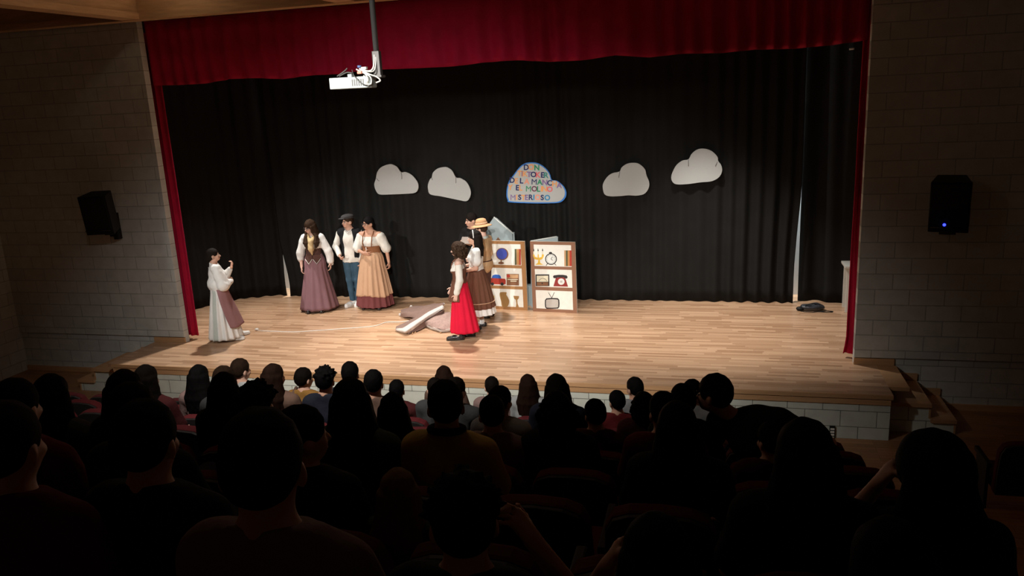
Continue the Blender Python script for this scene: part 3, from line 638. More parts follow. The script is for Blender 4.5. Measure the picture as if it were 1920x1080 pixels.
# ------------------------------------------------------------------ soft-surface modeller (distance field -> mesh)
def rotm(ax, deg):
    return np.array(Matrix.Rotation(math.radians(deg), 3, ax))
class Soft:
    def __init__(s, lo, hi, h):
        s.h = h; s.lo = np.array(lo, float) - 2 * h; n = np.ceil((np.array(hi) + 2 * h - s.lo) / h).astype(int) + 1
        s.ax = [s.lo[i] + h * np.arange(n[i]) for i in range(3)]; s.D = np.full(n, .2, np.float32)
    def blk(s, lo, hi):
        r = []
        for i in range(3):
            a = max(0, int((lo[i] - s.lo[i]) / s.h) - 1); b = min(len(s.ax[i]), int((hi[i] - s.lo[i]) / s.h) + 3)
            if b <= a: return None, None
            r.append((a, b))
        sl = tuple(slice(a, b) for a, b in r)
        X = (s.ax[0][sl[0]][:, None, None], s.ax[1][sl[1]][None, :, None], s.ax[2][sl[2]][None, None, :]); return sl, X
    def put(s, d, sl, k, op):
        A = s.D[sl]
        if op == 'add':
            hh = np.maximum(k - np.abs(A - d), 0) / k if k > 0 else 0; s.D[sl] = np.minimum(A, d) - hh * hh * k * .25
        elif op == 'cut':
            d = -d; hh = np.maximum(k - np.abs(A - d), 0) / k if k > 0 else 0; s.D[sl] = np.maximum(A, d) + hh * hh * k * .25
    def cone(s, a, b, ra, rb, k=.02, op='add', sy=1.0):
        a = np.array(a, float); b = np.array(b, float); m = max(ra, rb) + k + .02
        sl, X = s.blk(np.minimum(a, b) - m, np.maximum(a, b) + m)
        if sl is None: return s
        d = b - a; L2 = d @ d + 1e-9
        t = np.clip(((X[0] - a[0]) * d[0] + (X[1] - a[1]) * d[1] + (X[2] - a[2]) * d[2]) / L2, 0, 1)
        dist = np.sqrt((X[0] - a[0] - t * d[0]) ** 2 + ((X[1] - a[1] - t * d[1]) / sy) ** 2 + (X[2] - a[2] - t * d[2]) ** 2) - (ra + (rb - ra) * t)
        s.put(dist, sl, k, op); return s
    def ell(s, c, r, R=None, k=.02, op='add'):
        c = np.array(c, float); r = np.array(r, float); m = r.max() + k + .02
        sl, X = s.blk(c - m, c + m)
        if sl is None: return s
        P = [X[i] - c[i] for i in range(3)]
        if R is not None: P = [R[0, i] * P[0] + R[1, i] * P[1] + R[2, i] * P[2] for i in range(3)]
        k0 = np.sqrt((P[0] / r[0]) ** 2 + (P[1] / r[1]) ** 2 + (P[2] / r[2]) ** 2)
        k1 = np.sqrt((P[0] / r[0] ** 2) ** 2 + (P[1] / r[1] ** 2) ** 2 + (P[2] / r[2] ** 2) ** 2)
        s.put(k0 * (k0 - 1) / (k1 + 1e-6), sl, k, op); return s
    def keep(s, c, n, k=0.0):        # keep the side where (p-c).n < 0
        n = np.array(n, float); n /= np.linalg.norm(n)
        d = (s.ax[0] - c[0])[:, None, None] * n[0] + (s.ax[1] - c[1])[None, :, None] * n[1] + (s.ax[2] - c[2])[None, None, :] * n[2]
        s.D = np.maximum(s.D, d.astype(np.float32)); return s
    def wrinkle(s, a, f, ph=0.0, g=(1, 1, 1)):
        X = (s.ax[0][:, None, None], s.ax[1][None, :, None], s.ax[2][None, None, :])
        s.D = s.D + (a * (np.sin(f * g[0] * X[0] + 1.3 * np.sin(f * .6 * X[2]) + ph) * np.cos(f * .8 * g[1] * X[1] + ph) + .6 * np.sin(f * g[2] * X[2] + f * .9 * X[0] + 2 * ph))).astype(np.float32); return s
    def mesh(s, name, relax=1):
        D = s.D; In = D < 0; nx, ny, nz = D.shape
        cnt = np.zeros((nx - 1, ny - 1, nz - 1), np.int8)
        for i in (0, 1):
            for j in (0, 1):
                for k in (0, 1): cnt += In[i:nx - 1 + i, j:ny - 1 + j, k:nz - 1 + k]
        mix = (cnt > 0) & (cnt < 8); ids = np.argwhere(mix); nv = len(ids)
        idx = -np.ones(mix.shape, np.int64); idx[mix] = np.arange(nv)
        cor = [(i, j, k) for i in (0, 1) for j in (0, 1) for k in (0, 1)]
        V = {c: D[ids[:, 0] + c[0], ids[:, 1] + c[1], ids[:, 2] + c[2]] for c in cor}
        acc = np.zeros((nv, 3)); w = np.zeros(nv)
        for c in cor:
            for a in range(3):
                if c[a] == 0:
                    e = list(c); e[a] = 1; e = tuple(e); va, vb = V[c], V[e]; cr = (va < 0) != (vb < 0)
                    t = np.where(cr, va / (va - vb + 1e-12), 0); p = np.tile(np.array(c, float), (nv, 1)); p[:, a] += t
                    acc[cr] += p[cr]; w += cr
        P = s.lo + s.h * (ids + acc / w[:, None]); F = []
        for a in range(3):
            b, c = (a + 1) % 3, (a + 2) % 3
            A = np.moveaxis(In, (a, b, c), (0, 1, 2)); I = np.moveaxis(idx, (a, b, c), (0, 1, 2))
            ch = A[:-1, 1:-1, 1:-1] != A[1:, 1:-1, 1:-1]; q = np.argwhere(ch); i, j, k = q[:, 0], q[:, 1] + 1, q[:, 2] + 1
            f = np.stack([I[i, j - 1, k - 1], I[i, j, k - 1], I[i, j, k], I[i, j - 1, k]], 1); fl = ~A[i, j, k]
            f[fl] = f[fl][:, ::-1]; F.append(f)
        F = np.concatenate(F); F = F[(F >= 0).all(1)]
        for _ in range(relax):
            S = np.zeros_like(P); n = np.zeros(len(P))
            for e in range(4):
                np.add.at(S, F[:, e], P[F[:, (e + 1) % 4]]); np.add.at(n, F[:, e], 1)
                np.add.at(S, F[:, (e + 1) % 4], P[F[:, e]]); np.add.at(n, F[:, (e + 1) % 4], 1)
            P = P * .5 + .5 * S / np.maximum(n, 1)[:, None]
        me = bpy.data.meshes.new(name); me.vertices.add(len(P)); me.vertices.foreach_set('co', P.ravel())
        me.loops.add(len(F) * 4); me.polygons.add(len(F)); me.loops.foreach_set('vertex_index', F.ravel())
        me.polygons.foreach_set('loop_start', np.arange(len(F)) * 4)
        me.polygons.foreach_set('use_smooth', np.ones(len(F), bool)); me.update(); me.validate(); return me

# ------------------------------------------------------------------ people
SKIN = {k: mat('skin_' + k, v, .55, .08, 14, spec=.35) for k, v in dict(a=(.62, .36, .26), b=(.55, .30, .20), c=(.66, .42, .33), d=(.40, .22, .15)).items()}
HAIR = {k: mat('hair_' + k, v, .62, .35, 5, .5, 50, stretch=(8, 8, 1), spec=.08) for k, v in dict(
    dark=(.014, .0095, .0075), brown=(.045, .025, .015), mid=(.035, .018, .010), auburn=(.016, .008, .005), fair=(.26, .16, .075), black=(.007, .006, .006)).items()}
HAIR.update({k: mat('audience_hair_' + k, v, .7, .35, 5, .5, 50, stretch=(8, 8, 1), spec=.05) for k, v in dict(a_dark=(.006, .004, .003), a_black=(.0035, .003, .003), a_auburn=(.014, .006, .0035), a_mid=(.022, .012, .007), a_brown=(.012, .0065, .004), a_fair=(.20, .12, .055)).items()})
def cloth(name, col, bump=.25, sheen=.05, var=.1): return mat(name, col, .85, var, 7, bump, 55, sheen=sheen, spec=.15)
INKM = mat('eye_dark', (.02, .012, .01), .25, 0, spec=.6); LIPM = mat('lip', (.45, .14, .12), .5, .05); WHITEM = mat('eye_white', (.55, .50, .46), .3, 0)
GLASSM = mat('spectacle_frame', (.06, .04, .035), .35, 0)

def headM(yaw, pitch, roll=0, up=0.0):
    R = rotm('Z', yaw) @ rotm('X', pitch) @ rotm('Y', roll); pv = np.array([0, .015, 1.40])
    return (lambda p: R @ (np.array(p, float) - pv) + pv + np.array([0, 0, up])), R
def add_head(S, H, neck0=(0, .02, 1.30), neck=(.052, .046)):
    T, R = H
    S.cone(neck0, T((0, .014, 1.43)), neck[0], neck[1], .03)
    S.ell(T((0, .008, 1.503)), (.071, .089, .088), R, .02)
    S.ell(T((0, -.022, 1.438)), (.054, .066, .060), R, .03)
    S.ell(T((0, -.062, 1.402)), (.024, .020, .017), R, .02)
    S.cone(T((0, -.086, 1.478)), T((0, -.103, 1.450)), .008, .0125, .012)
    S.ell(T((0, -.086, 1.42)), (.022, .009, .009), R, .008)
    S.ell(T((.033, -.087, 1.474)), (.016, .012, .011), R, .012, 'cut'); S.ell(T((-.033, -.087, 1.474)), (.016, .012, .011), R, .012, 'cut')
    for sx in (-1, 1):
        S.ell(T((sx * .073, .012, 1.462)), (.011, .021, .031), R @ rotm('Z', sx * -18), .008)
        S.ell(T((sx * .036, -.062, 1.448)), (.02, .018, .016), R, .02)
def add_hand(S, w, d, n, side, curl=25, spread=1.0, thumb=1):
    """palm and five fingers; d = pointing direction, n = palm normal (fingers curl towards it), side = +1/-1 where the thumb sits"""
    w = np.array(w, float); d = np.array(d, float); d /= np.linalg.norm(d); n = np.array(n, float); n -= d * (n @ d); n /= np.linalg.norm(n)
    s_ = np.cross(d, n) * side
    for q in (-.024, -.008, .008, .024): S.cone(w + s_ * q * .6, w + d * .078 + s_ * q, .0135, .0115, .012)
    for q, L in ((.026, .066), (.009, .075), (-.009, .070), (-.026, .055)):
        p = w + d * .08 + s_ * q; a = 0
        for j, (f, r) in enumerate(((.44, .0088), (.32, .008), (.24, .007))):
            a += curl * (1, 1.25, .8)[j]; dr = d * math.cos(math.radians(a)) + n * math.sin(math.radians(a)) + s_ * q * 2.2 * spread * (j == 0)
            e = p + dr * L * f; S.cone(p, e, r, r * .94, .003); p = e
    p = w + d * .022 + s_ * .024
    for L, r, a in ((.036, .0115, .55), (.030, .0095, .85)):
        e = p + (d * a + s_ * (1 - a * .55) + n * .35) * L; S.cone(p, e, r, r * .9, .005); p = e
def figure(fem=False, head=(0, 0, 0), arms=None, legs=None, hands=None, sit=False, slim=1.0, h=.008, curl=(25, 25)):
    """continuous unit figure 1.6 m tall facing -Y. returns (mesh, joints)"""
    dz = -.345 if sit else 0.0; Z = np.array([0, 0, dz]); sl = slim
    J = dict(S={1: np.array([.165 * sl, .012, 1.278]) + Z, -1: np.array([-.165 * sl, .012, 1.278]) + Z})
    arms = arms or {1: ((.215, .03, 1.02), (.225, -.03, .80)), -1: ((-.215, .03, 1.02), (-.225, -.03, .80))}
    J['E'] = {k: np.array(v[0], float) for k, v in arms.items()}; J['W'] = {k: np.array(v[1], float) for k, v in arms.items()}
    if sit: legs = legs or {1: ((.08, 0, .50), (.11, -.40, .49), (.11, -.38, .08), (.115, -.50, .03)), -1: ((-.08, 0, .50), (-.11, -.40, .49), (-.11, -.38, .08), (-.115, -.50, .03))}
    legs = legs or {1: ((.08, 0, .84), (.088, -.015, .46), (.09, .02, .075), (.11, -.13, .03)), -1: ((-.08, 0, .84), (-.088, -.015, .46), (-.09, .02, .075), (-.11, -.13, .03))}
    J['L'] = {k: [np.array(p, float) for p in v] for k, v in legs.items()}
    allp = np.array([p for k in ('E', 'W') for p in J[k].values()] + [p for v in J['L'].values() for p in v])
    lo = np.minimum(allp.min(0), (-.24, -.14, 0)) - .2; hi = np.maximum(allp.max(0), (.24, .14, 1.62 + dz)) + .2
    lo[2] = -.02; hi[2] = max(1.62 + dz, allp[:, 2].max() + .2)
    S = Soft(lo, hi, h)
    S.ell(np.array((0, 0, .88)) + Z, (.145 * sl, .098, .115), k=.03); S.ell(np.array((0, 0, 1.0)) + Z, (.118 * sl, .085, .14), k=.04)
    S.ell(np.array((0, 0, 1.165)) + Z, (.145 * sl, .098, .15), k=.05)
    S.cone(J['S'][-1] * (.82, 1, 1), J['S'][1] * (.82, 1, 1), .055, .055, .04)
    for q in (-1, 1):
        S.cone(np.array((q * .11, .015, 1.30)) + Z, np.array((0, .02, 1.355)) + Z, .04, .045, .03)
        if fem: S.ell(np.array((q * .065, -.075, 1.16)) + Z, (.055, .05, .055), k=.03)
        S.ell(J['S'][q], (.052,) * 3, k=.03); S.cone(J['S'][q], J['E'][q], .046 * sl, .036, .02); S.cone(J['E'][q], J['W'][q], .037, .0245, .015)
        hp, kn, an, to = J['L'][q]
        S.cone(hp, kn, .084 * sl, .054, .03); S.cone(kn, an, .054, .034, .02); S.cone(an - (0, 0, .02), to, .034, .03, .02); S.ell(an + (0, .035, -.035), (.033, .04, .035), k=.02)
        d, n, sd = (hands or {}).get(q, (J['W'][q] - J['E'][q], (-q, 0, 0), None))
        n = np.array(n, float)
        if sd is None:
            dd = np.array(d, float); s0 = np.cross(dd, n); sd = 1 if s0[1] < 0 else -1
        add_hand(S, J['W'][q], d, n, sd, curl[0] if q == -1 else curl[1])
    T, R = headM(*head); T2 = (lambda p: T(p) + Z)
    add_head(S, (T2, R), np.array((0, .02, 1.30)) + Z)
    J['T'] = T2; J['R'] = R; J['Z'] = Z; J['lo'] = lo; J['hi'] = hi; J['sl'] = sl; J['fem'] = fem
    return S.mesh('body'), J
def face(t, J, glasses=False):
    T, R = J['T'], J['R']; R4 = Matrix(R.tolist())
    for sx in (-1, 1):
        MB().ball(T((sx * .033, -.078, 1.474)), (.0125, .008, .0075), R4).build('eye', WHITEM, t)
        e = MB().ball(T((sx * .033, -.085, 1.474)), (.0075, .0035, .0075), R4).build('iris', INKM, t)
        MB().tube([T((sx * .016, -.091, 1.492)), T((sx * .034, -.091, 1.497)), T((sx * .052, -.078, 1.491))], .0045, 6).build('eyebrow', HAIR['dark'], t)
    MB().ball(T((0, -.092, 1.42)), (.02, .0055, .007), R4).build('lips', LIPM, t)
    if glasses:
        g = MB()
        for sx in (-1, 1):
            g.tube([T((sx * .034 + .022 * math.cos(a), -.098, 1.472 + .019 * math.sin(a))) for a in np.linspace(0, 2 * math.pi, 17)[:-1]], .0028, 5, closed=True)
            g.tube([T((sx * .056, -.097, 1.476)), T((sx * .078, -.04, 1.478)), T((sx * .078, .01, 1.476))], .0025, 5)
        g.tube([T((-.012, -.099, 1.474)), T((.012, -.099, 1.474))], .0028, 5); g.build('glasses', GLASSM, t)
def soft_for(J, pad=.08, h=.009, lo=None, hi=None):
    a = J['lo'] - pad; b = J['hi'] + pad
    if lo is not None: a = np.maximum(a, lo)
    if hi is not None: b = np.minimum(b, hi)
    return Soft(a, b, h)
def hair(J, kind='short', vol=1.0, h=.008, seed=1):
    T, R, Z = J['T'], J['R'], J['Z']; rnd = random.Random(seed)
    S = Soft(np.array((-.3, -.3, .75)) + Z, np.array((.3, .3, 1.72)) + Z, h)
    S.ell(T((0, .014, 1.512)), (.080 * vol, .097 * vol, .093 * vol), R, .01)
    if kind in ('short', 'messy', 'cap'): S.ell(T((0, .048, 1.478)), (.069 * vol, .054 * vol, .062 * vol), R, .02)
    else: S.ell(T((0, .05, 1.455)), (.070 * vol, .058 * vol, .07 * vol), R, .02)
    if kind in ('short', 'messy', 'cap'):
        S.ell(T((0, -.115, 1.452)), (.078, .072, .074), R, .01, 'cut'); S.ell(T((0, -.03, 1.395)), (.10, .07, .055), R, .01, 'cut')
        for sx in (-1, 1): S.ell(T((sx * .082, .0, 1.45)), (.022, .03, .04), R, .008, 'cut')
        if kind == 'messy':
            for i in range(150):
                a = rnd.uniform(0, 2 * math.pi); e = rnd.uniform(.05, 1.4); d = np.array((math.cos(a) * math.cos(e), math.sin(a) * math.cos(e), math.sin(e)))
                p = np.array((0, .012, 1.512)) + d * (.07, .085, .08); S.cone(T(p), T(p + d * .014 + np.array((rnd.uniform(-.02, .02), rnd.uniform(-.02, .02), rnd.uniform(-.01, .01)))), .013, .008, .006)
        else: S.wrinkle(.0018, 120, seed)
    elif kind == 'curly':
        for i in range(330):
            a = rnd.uniform(0, 2 * math.pi); e = rnd.uniform(-1.0, 1.5); d = np.array((math.cos(a) * math.cos(e), math.sin(a) * math.cos(e), math.sin(e)))
            p = np.array((0, .035, 1.475)) + d * (.098 * vol, .098 * vol, .112 * vol)
            if (p[1] < -.05 and p[2] < 1.53) or p[2] < 1.36: continue
            ph = rnd.uniform(0, 6.28); q0 = p
            for j in range(4):
                q1 = q0 + V(.013 * math.cos(ph + j * 1.5), .013 * math.sin(ph + j * 1.5), -.011) + d * (.004 if j < 2 else -.002); S.cone(T(q0), T(q1), .0105, .0095, .004); q0 = q1
        S.ell(T((0, .05, 1.43)), (.10 * vol, .075, .11), R, .02); S.ell(T((0, -.125, 1.448)), (.062, .075, .078), R, .01, 'cut')
    elif kind in ('long', 'wavy', 'band', 'longfront'):
        Lh = {'long': .33, 'longfront': .36, 'wavy': .36, 'band': .30}[kind]
        for i in range(15):
            a = math.radians(-8 + 196 * i / 14); x, y = math.cos(a), math.sin(a)
            p0 = np.array((x * .072, .016 + y * .085, 1.50)); p1 = np.array((x * .085 * vol, .02 + y * .085, 1.40))
            p2 = np.array((x * .115 * vol, .03 + y * .085, 1.31)); p3 = np.array((x * .115 * vol + rnd.uniform(-.012, .012), .035 + y * .08 + (0 if y > .2 else -.05), 1.50 - Lh + rnd.uniform(-.03, .03)))
            P = [T(p0), T(p1)] + [J['R'] @ (q - (0, .015, 1.40)) * .35 + (q - (0, .015, 1.40)) * .65 + (0, .015, 1.40) + Z for q in (p2, p3)]
            for q, r0, r1 in ((0, .022, .024), (1, .024, .025), (2, .025, .012)): S.cone(P[q], P[q + 1], r0, r1, .012)
        if kind == 'longfront':
            for sx in (-1, 1):
                for q in range(3):
                    b0 = V(sx * (.088 + .012 * q), -.085 + .03 * q, 1.31); b1 = V(sx * (.075 + .022 * q), -.135 + .02 * q, 1.21); b2 = V(sx * (.07 + .02 * q), -.15 + .02 * q, 1.08 + .03 * q)
                    S.cone(T((sx * .076, -.03 + .025 * q, 1.49)), T((sx * .082, -.035 + .03 * q, 1.41)), .022, .022, .012).cone(T((sx * .082, -.035 + .03 * q, 1.41)), b0, .022, .024, .012).cone(b0, b1, .024, .024, .012).cone(b1, b2, .024, .008, .012)
        S.ell(T((0, -.125, 1.446)), (.052, .07, .072), R, .01, 'cut'); S.wrinkle(.0022, 110, seed, (1, 1, .1))
    elif kind == 'bun':
        S.ell(T((0, -.115, 1.452)), (.072, .068, .078), R, .01, 'cut'); S.ell(T((0, -.02, 1.39)), (.10, .085, .05), R, .01, 'cut')
        for sx in (-1, 1): S.ell(T((sx * .082, .0, 1.455)), (.022, .026, .036), R, .008, 'cut')
        S.ell(T((0, .10, 1.43)), (.035, .03, .035), R, .015); S.cone(T((0, .10, 1.42)), T((0, .115, 1.30)), .022, .010, .015); S.wrinkle(.0015, 120, seed)
    elif kind == 'topbun':
        S.ell(T((0, -.115, 1.452)), (.074, .070, .078), R, .01, 'cut'); S.ell(T((0, -.02, 1.39)), (.10, .085, .05), R, .01, 'cut')
        S.ell(T((0, .05, 1.62)), (.04, .04, .035), R, .012); S.wrinkle(.0015, 120, seed)
    return S.mesh('hair')
def torso_cloth(J, z0, z1, inf=.014, sleeves=None, wr=.002, wf=38, name='shirt', neckn=(0, -.25, 1), puff=(0, 0, 0), seed=.5, shoulders=True, h=.009, extra=None, flare=0.0):
    Z = J['Z']; sl = J['sl']; S = soft_for(J, .12, h)
    S.ell(np.array((0, 0, .88)) + Z, (.145 * sl + inf + flare, .098 + inf + flare, .125 + inf), k=.03); S.ell(np.array((0, 0, 1.0)) + Z, (.122 * sl + inf + puff[0], .088 + inf + puff[0], .14), k=.05)
    S.ell(np.array((0, 0, 1.165)) + Z, (.148 * sl + inf, .10 + inf, .155), k=.05)
    if J['fem']:
        for q in (-1, 1): S.ell(np.array((q * .062, -.072, 1.16)) + Z, (.058 + inf * .6, .053 + inf * .6, .058), k=.03)
    if shoulders:
        S.cone(J['S'][-1] * (.82, 1, 1), J['S'][1] * (.82, 1, 1), .057 + inf, .057 + inf, .04)
        for q in (-1, 1): S.cone(np.array((q * .12, .015, 1.295)) + Z, np.array((q * .03, .02, 1.345)) + Z, .04 + inf, .045 + inf, .03)
    if extra: extra(S)
    S.keep((0, 0, z1 + Z[2]), neckn); S.keep((0, 0, z0 + Z[2]), (0, 0, -1))
    for q, segs in (sleeves or {}).items():
        for a, b, ra, rb in segs: S.cone(a, b, ra, rb, .02)
    if wr: S.wrinkle(wr, wf, seed); S.wrinkle(wr * .45, wf * 2.6, seed + 2, (1, 1, .5))
    return S.mesh(name)
def lerp(a, b, t): return np.array(a, float) * (1 - t) + np.array(b, float) * t
def leg_cloth(J, inf=.014, z1=.95, ankle=.93, wr=.002, name='trousers', tight=0):
    Z = J['Z']; S = soft_for(J, .06, .009); sl = J['sl']
    S.ell(np.array((0, 0, .88)) + Z, (.147 * sl + inf, .10 + inf, .115 + inf), k=.03)
    for q in (-1, 1):
        hp, kn, an, to = J['L'][q]; S.cone(hp, kn, .085 * sl + inf, .055 + inf, .03); S.cone(kn, lerp(kn, an, ankle), .055 + inf, .036 + inf * (1.6 - tight), .02)
    S.keep((0, 0, z1 + Z[2]), (0, 0, 1))
    if wr: S.wrinkle(wr, 45, 1.1)
    return S.mesh(name)
def skirt(parent, name, m, z0, z1, w0, w1, off=(0, 0), nf=18, amp=.02, seed=0, belly=.0, n=160, a0=0, a1=360, zvar=0.0, zr=None, inset=1.0, slant=0.0):
    """flared cloth from the waist z1 (radii w1) to the hem z0 (radii w0); zr limits it to a band, inset shrinks it under another layer"""
    G = []; closed = abs(a1 - a0) >= 359.9; lo, hi = zr or (z0, z1)
    for k in range(25):
        th = np.radians(np.linspace(a0 + slant * k / 24, a1, n))
        fold = np.sin(nf * th + seed) * .6 + .4 * np.sin(nf * .5 * th * (2 if closed and nf % 2 else 1) + seed * 2)
        hz = hi + (lo - hi) * k / 24; t = max(0.0, (z1 - hz) / (z1 - z0)); e = t ** (1 - belly)
        r = np.array(w0) * e + np.array(w1) * (1 - e)
        r = np.maximum(r, (np.interp(hz, [.5, .70, .78, .86, .92, .97, 1.0], [.17, .182, .186, .186, .170, .145, .13]) + w1[0] - .135, np.interp(hz, [.5, .7, .8, .9, .95, 1.0], [.11, .128, .130, .126, .115, .10]) + w1[1] - .11)) * inset
        f = 1 + amp * fold * (min(t, 1.2) ** .7) / max(r)
        z = hz + zvar * np.sin(3 * th + seed) * k / 24
        G.append(np.stack([r[0] * np.cos(th) * f + off[0] * t, r[1] * np.sin(th) * f + off[1] * t, z], 1))
    return MB().grid(G, True, .008).build(name, m, parent, fix=False)
def shoe(parent, an, to, m, heel=.0, boot=.0, name='shoe', sole=None, low=False):
    an = np.array(an, float); to = np.array(to, float); d = to - an; d[2] = 0; d /= np.linalg.norm(d)
    S = Soft(np.minimum(an, to) - .14, np.maximum(an, to) + .14 + np.array((0, 0, boot)), .007)
    tip = np.array((to[0], to[1], .032)) + d * .035; hl = np.array((an[0], an[1], .038 + heel * .5)) - d * .035
    S.cone(hl, lerp(hl, tip, .6), .040, .041, .02); S.cone(lerp(hl, tip, .6), tip, .041, .034, .02)
    if not low: S.cone(hl + (0, 0, .0), np.array((an[0], an[1], .095 + boot)), .042, .045 if boot else .04, .025)
    S.cone(np.array((*hl[:2], .012)), np.array((*tip[:2], .010)), .036, .034, .012)
    if heel: S.cone(np.array((*hl[:2], .02)), np.array((*hl[:2], .03)), .036, .038, .01)
    S.keep((0, 0, .004), (0, 0, -1)); 
    if boot: S.keep((0, 0, .09 + boot), (0, 0, 1))
    o = link(name, S.mesh(name), m, parent)
    if sole is not None:
        P = [np.array((*(p[:2]), .0)) for p in (hl - d * .042, tip + d * .036)]; s_ = np.array((-d[1], d[0], 0))
        prof = [(0, .0), (.03, .028), (.3, .036), (.7, .041), (.92, .034), (1, 0)]
        L_ = [tuple((lerp(P[0], P[1], u) + s_ * w_)[:2]) for u, w_ in prof] + [tuple((lerp(P[0], P[1], u) - s_ * w_)[:2]) for u, w_ in prof[-2:0:-1]]
        nn = len(L_); vs = [(x, y, 0.0) for x, y in L_] + [(x, y, .02) for x, y in L_]
        MB().add(vs, [tuple(range(nn - 1, -1, -1)), tuple(range(nn, 2 * nn))] + [(i, (i + 1) % nn, (i + 1) % nn + nn, i + nn) for i in range(nn)]).build('sole', sole, o)
    return o
def person(xy, phi, hgt, label, z=0.0, group=None):
    """phi: 0 faces the auditorium seat of the photographer, +90 faces picture right"""
    c = np.array([CAM[0] - xy[0], CAM[1] - xy[1]]); c /= np.linalg.norm(c); r = np.array([-c[1], c[0]])
    fdir = math.cos(math.radians(phi)) * c + math.sin(math.radians(phi)) * r
    rz = math.atan2(fdir[0], -fdir[1])
    return empty('person', (xy[0], xy[1], z), rz, label, 'person', group, hgt / 1.6)
def skinned(t, me, k): return link('body', me, SKIN[k], t)
V = lambda *a: np.array(a, float)
C_ = dict(white=cloth('white_cotton', (.80, .79, .76)), cream=cloth('cream_cotton', (.74, .71, .64)), mauve=cloth('mauve_cloth', (.235, .125, .14)), mauve2=cloth('rose_cloth', (.30, .155, .16)),
          grey=cloth('pale_grey_cloth', (.50, .54, .50)), corset=cloth('dark_brown_leather', (.10, .05, .04)), scarf=cloth('straw_scarf', (.58, .42, .22)), jean=cloth('blue_denim', (.048, .095, .14), .3, .05, .5),
          vest=cloth('black_waistcoat', (.012, .012, .013)), tan=cloth('tan_cloth', (.54, .33, .205)), maroon=cloth('maroon_cloth', (.17, .05, .05)), red=cloth('scarlet_cloth', (.68, .012, .045)),
          brown=cloth('brown_cloth', (.15, .065, .04)), buff=cloth('buff_tunic', (.60, .39, .215)), leather=cloth('tan_leather', (.26, .11, .05)), black=cloth('black_clothing', (.012, .011, .011)), straw=mat('straw_hat', (.48, .265, .13), .8, .2, 30, .4, 120),
          felt=cloth('grey_felt', (.055, .052, .052)))
SHO = dict(k=mat('black_shoe_leather', (.014, .012, .012), .3, .1, spec=.6), w=mat('white_shoe', (.82, .81, .78), .5, .05), s=mat('shoe_sole', (.03, .025, .02), .7))

# 1 — girl at far left with folded arms
x, y, _ = onz(423, 638); t = person((x, y), 98, 1.50, 'person in a loose white blouse, hand at chin, alone at the left of the stage')
arms = {1: (V(.20, -.13, 1.03), V(.10, -.27, 1.22)), -1: (V(-.20, -.06, 1.0), V(.02, -.24, 1.01))}
legs = {1: (V(.08, 0, .84), V(.085, -.14, .46), V(.10, -.22, .075), V(.12, -.37, .03)), -1: (V(-.08, 0, .84), V(-.088, -.04, .46), V(-.10, -.08, .075), V(-.14, -.23, .03))}
me, J = figure(True, (-10, -4, 0), arms, legs, {1: (V(-.1, -.25, 1), V(-.2, 1, .2), None), -1: (V(1, -.15, .1), V(0, 1, 0), None)}, curl=(20, 38))
skinned(t, me, 'a'); face(t, J); link('hair', hair(J, 'bun', 1.0), HAIR['dark'], t)
S_, E_, W_ = J['S'], J['E'], J['W']
link('blouse', torso_cloth(J, .90, 1.345, .022, {1: [(S_[1], E_[1], .08, .095), (E_[1], lerp(E_[1], W_[1], .8), .09, .045)], -1: [(S_[-1], E_[-1], .08, .105), (E_[-1], lerp(E_[-1], W_[-1], .75), .10, .05)]}, .0045, 30, 'blouse', puff=(.055, 0, 0)), C_['white'], t)
skirt(t, 'long_skirt', C_['white'], .06, .95, (.25, .27), (.14, .115), (0, -.02), 15, .022, .4)
skirt(t, 'grey_panel', C_['grey'], .065, .94, (.262, .282), (.147, .122), (0, -.02), 9, .018, 1.0, n=50, a0=122, a1=146)
skirt(t, 'rose_overskirt', C_['mauve2'], .27, .955, (.265, .285), (.152, .127), (0, -.05), 9, .012, .2, n=110, a0=152, a1=345, zvar=.02, slant=32)
for q in (-1, 1): shoe(t, J['L'][q][2], J['L'][q][3], SHO['w'])
# 2 — long dark hair, mauve skirt
x, y, _ = onz(600, 580); t = person((x, y), -14, 1.64, 'person with long dark hair, white wide-sleeved blouse and long mauve skirt')
arms = {1: (V(.25, .0, 1.03), V(.27, -.04, .83)), -1: (V(-.23, .01, 1.02), V(-.22, -.06, .79))}
me, J = figure(True, (-40, 14, 4), arms, slim=.9); skinned(t, me, 'c'); face(t, J, True); link('hair', hair(J, 'longfront', 1.05, seed=3), HAIR['brown'], t)
S_, E_, W_ = J['S'], J['E'], J['W']
link('blouse', torso_cloth(J, 1.0, 1.335, .014, {1: [(S_[1], E_[1], .064, .07), (E_[1], V(.275, -.02, .865), .068, .06), (V(.28, .02, .98), V(.29, .03, .80), .05, .025)], -1: [(S_[-1], E_[-1], .064, .072), (E_[-1], V(-.235, .0, .93), .07, .06), (V(-.245, .03, 1.0), V(-.265, .03, .87), .05, .022)]}, .003, 34, 'blouse'), C_['white'], t)
link('corset', torso_cloth(J, .90, 1.10, .022, None, .001, 40, 'corset', (0, .1, 1), shoulders=False), C_['corset'], t)
cm = MB()
for s in (-1, 1): cm.add([(s * .005, -.138, 1.0), (s * .12, -.108, 1.0), (s * .13, -.10, .93), (s * .065, -.145, .845), (s * .005, -.138, .93),
                          (s * .005, -.118, 1.0), (s * .12, -.088, 1.0), (s * .13, -.08, .93), (s * .065, -.125, .845), (s * .005, -.118, .93)],
                         [(0, 1, 2, 3, 4), (9, 8, 7, 6, 5)] + [(i, (i + 1) % 5, (i + 1) % 5 + 5, i + 5) for i in range(5)])
cm.build('corset_points', C_['corset'], t)
for s in (-1, 1): MB().tube([(s * .135, -.105, .93), (s * .066, -.152, .845), (s * .008, -.145, .93)], .005, 6).build('pale_braid', C_['cream'], t)
S = Soft((-.2, -.25, .95), (.2, .1, 1.4), .008)
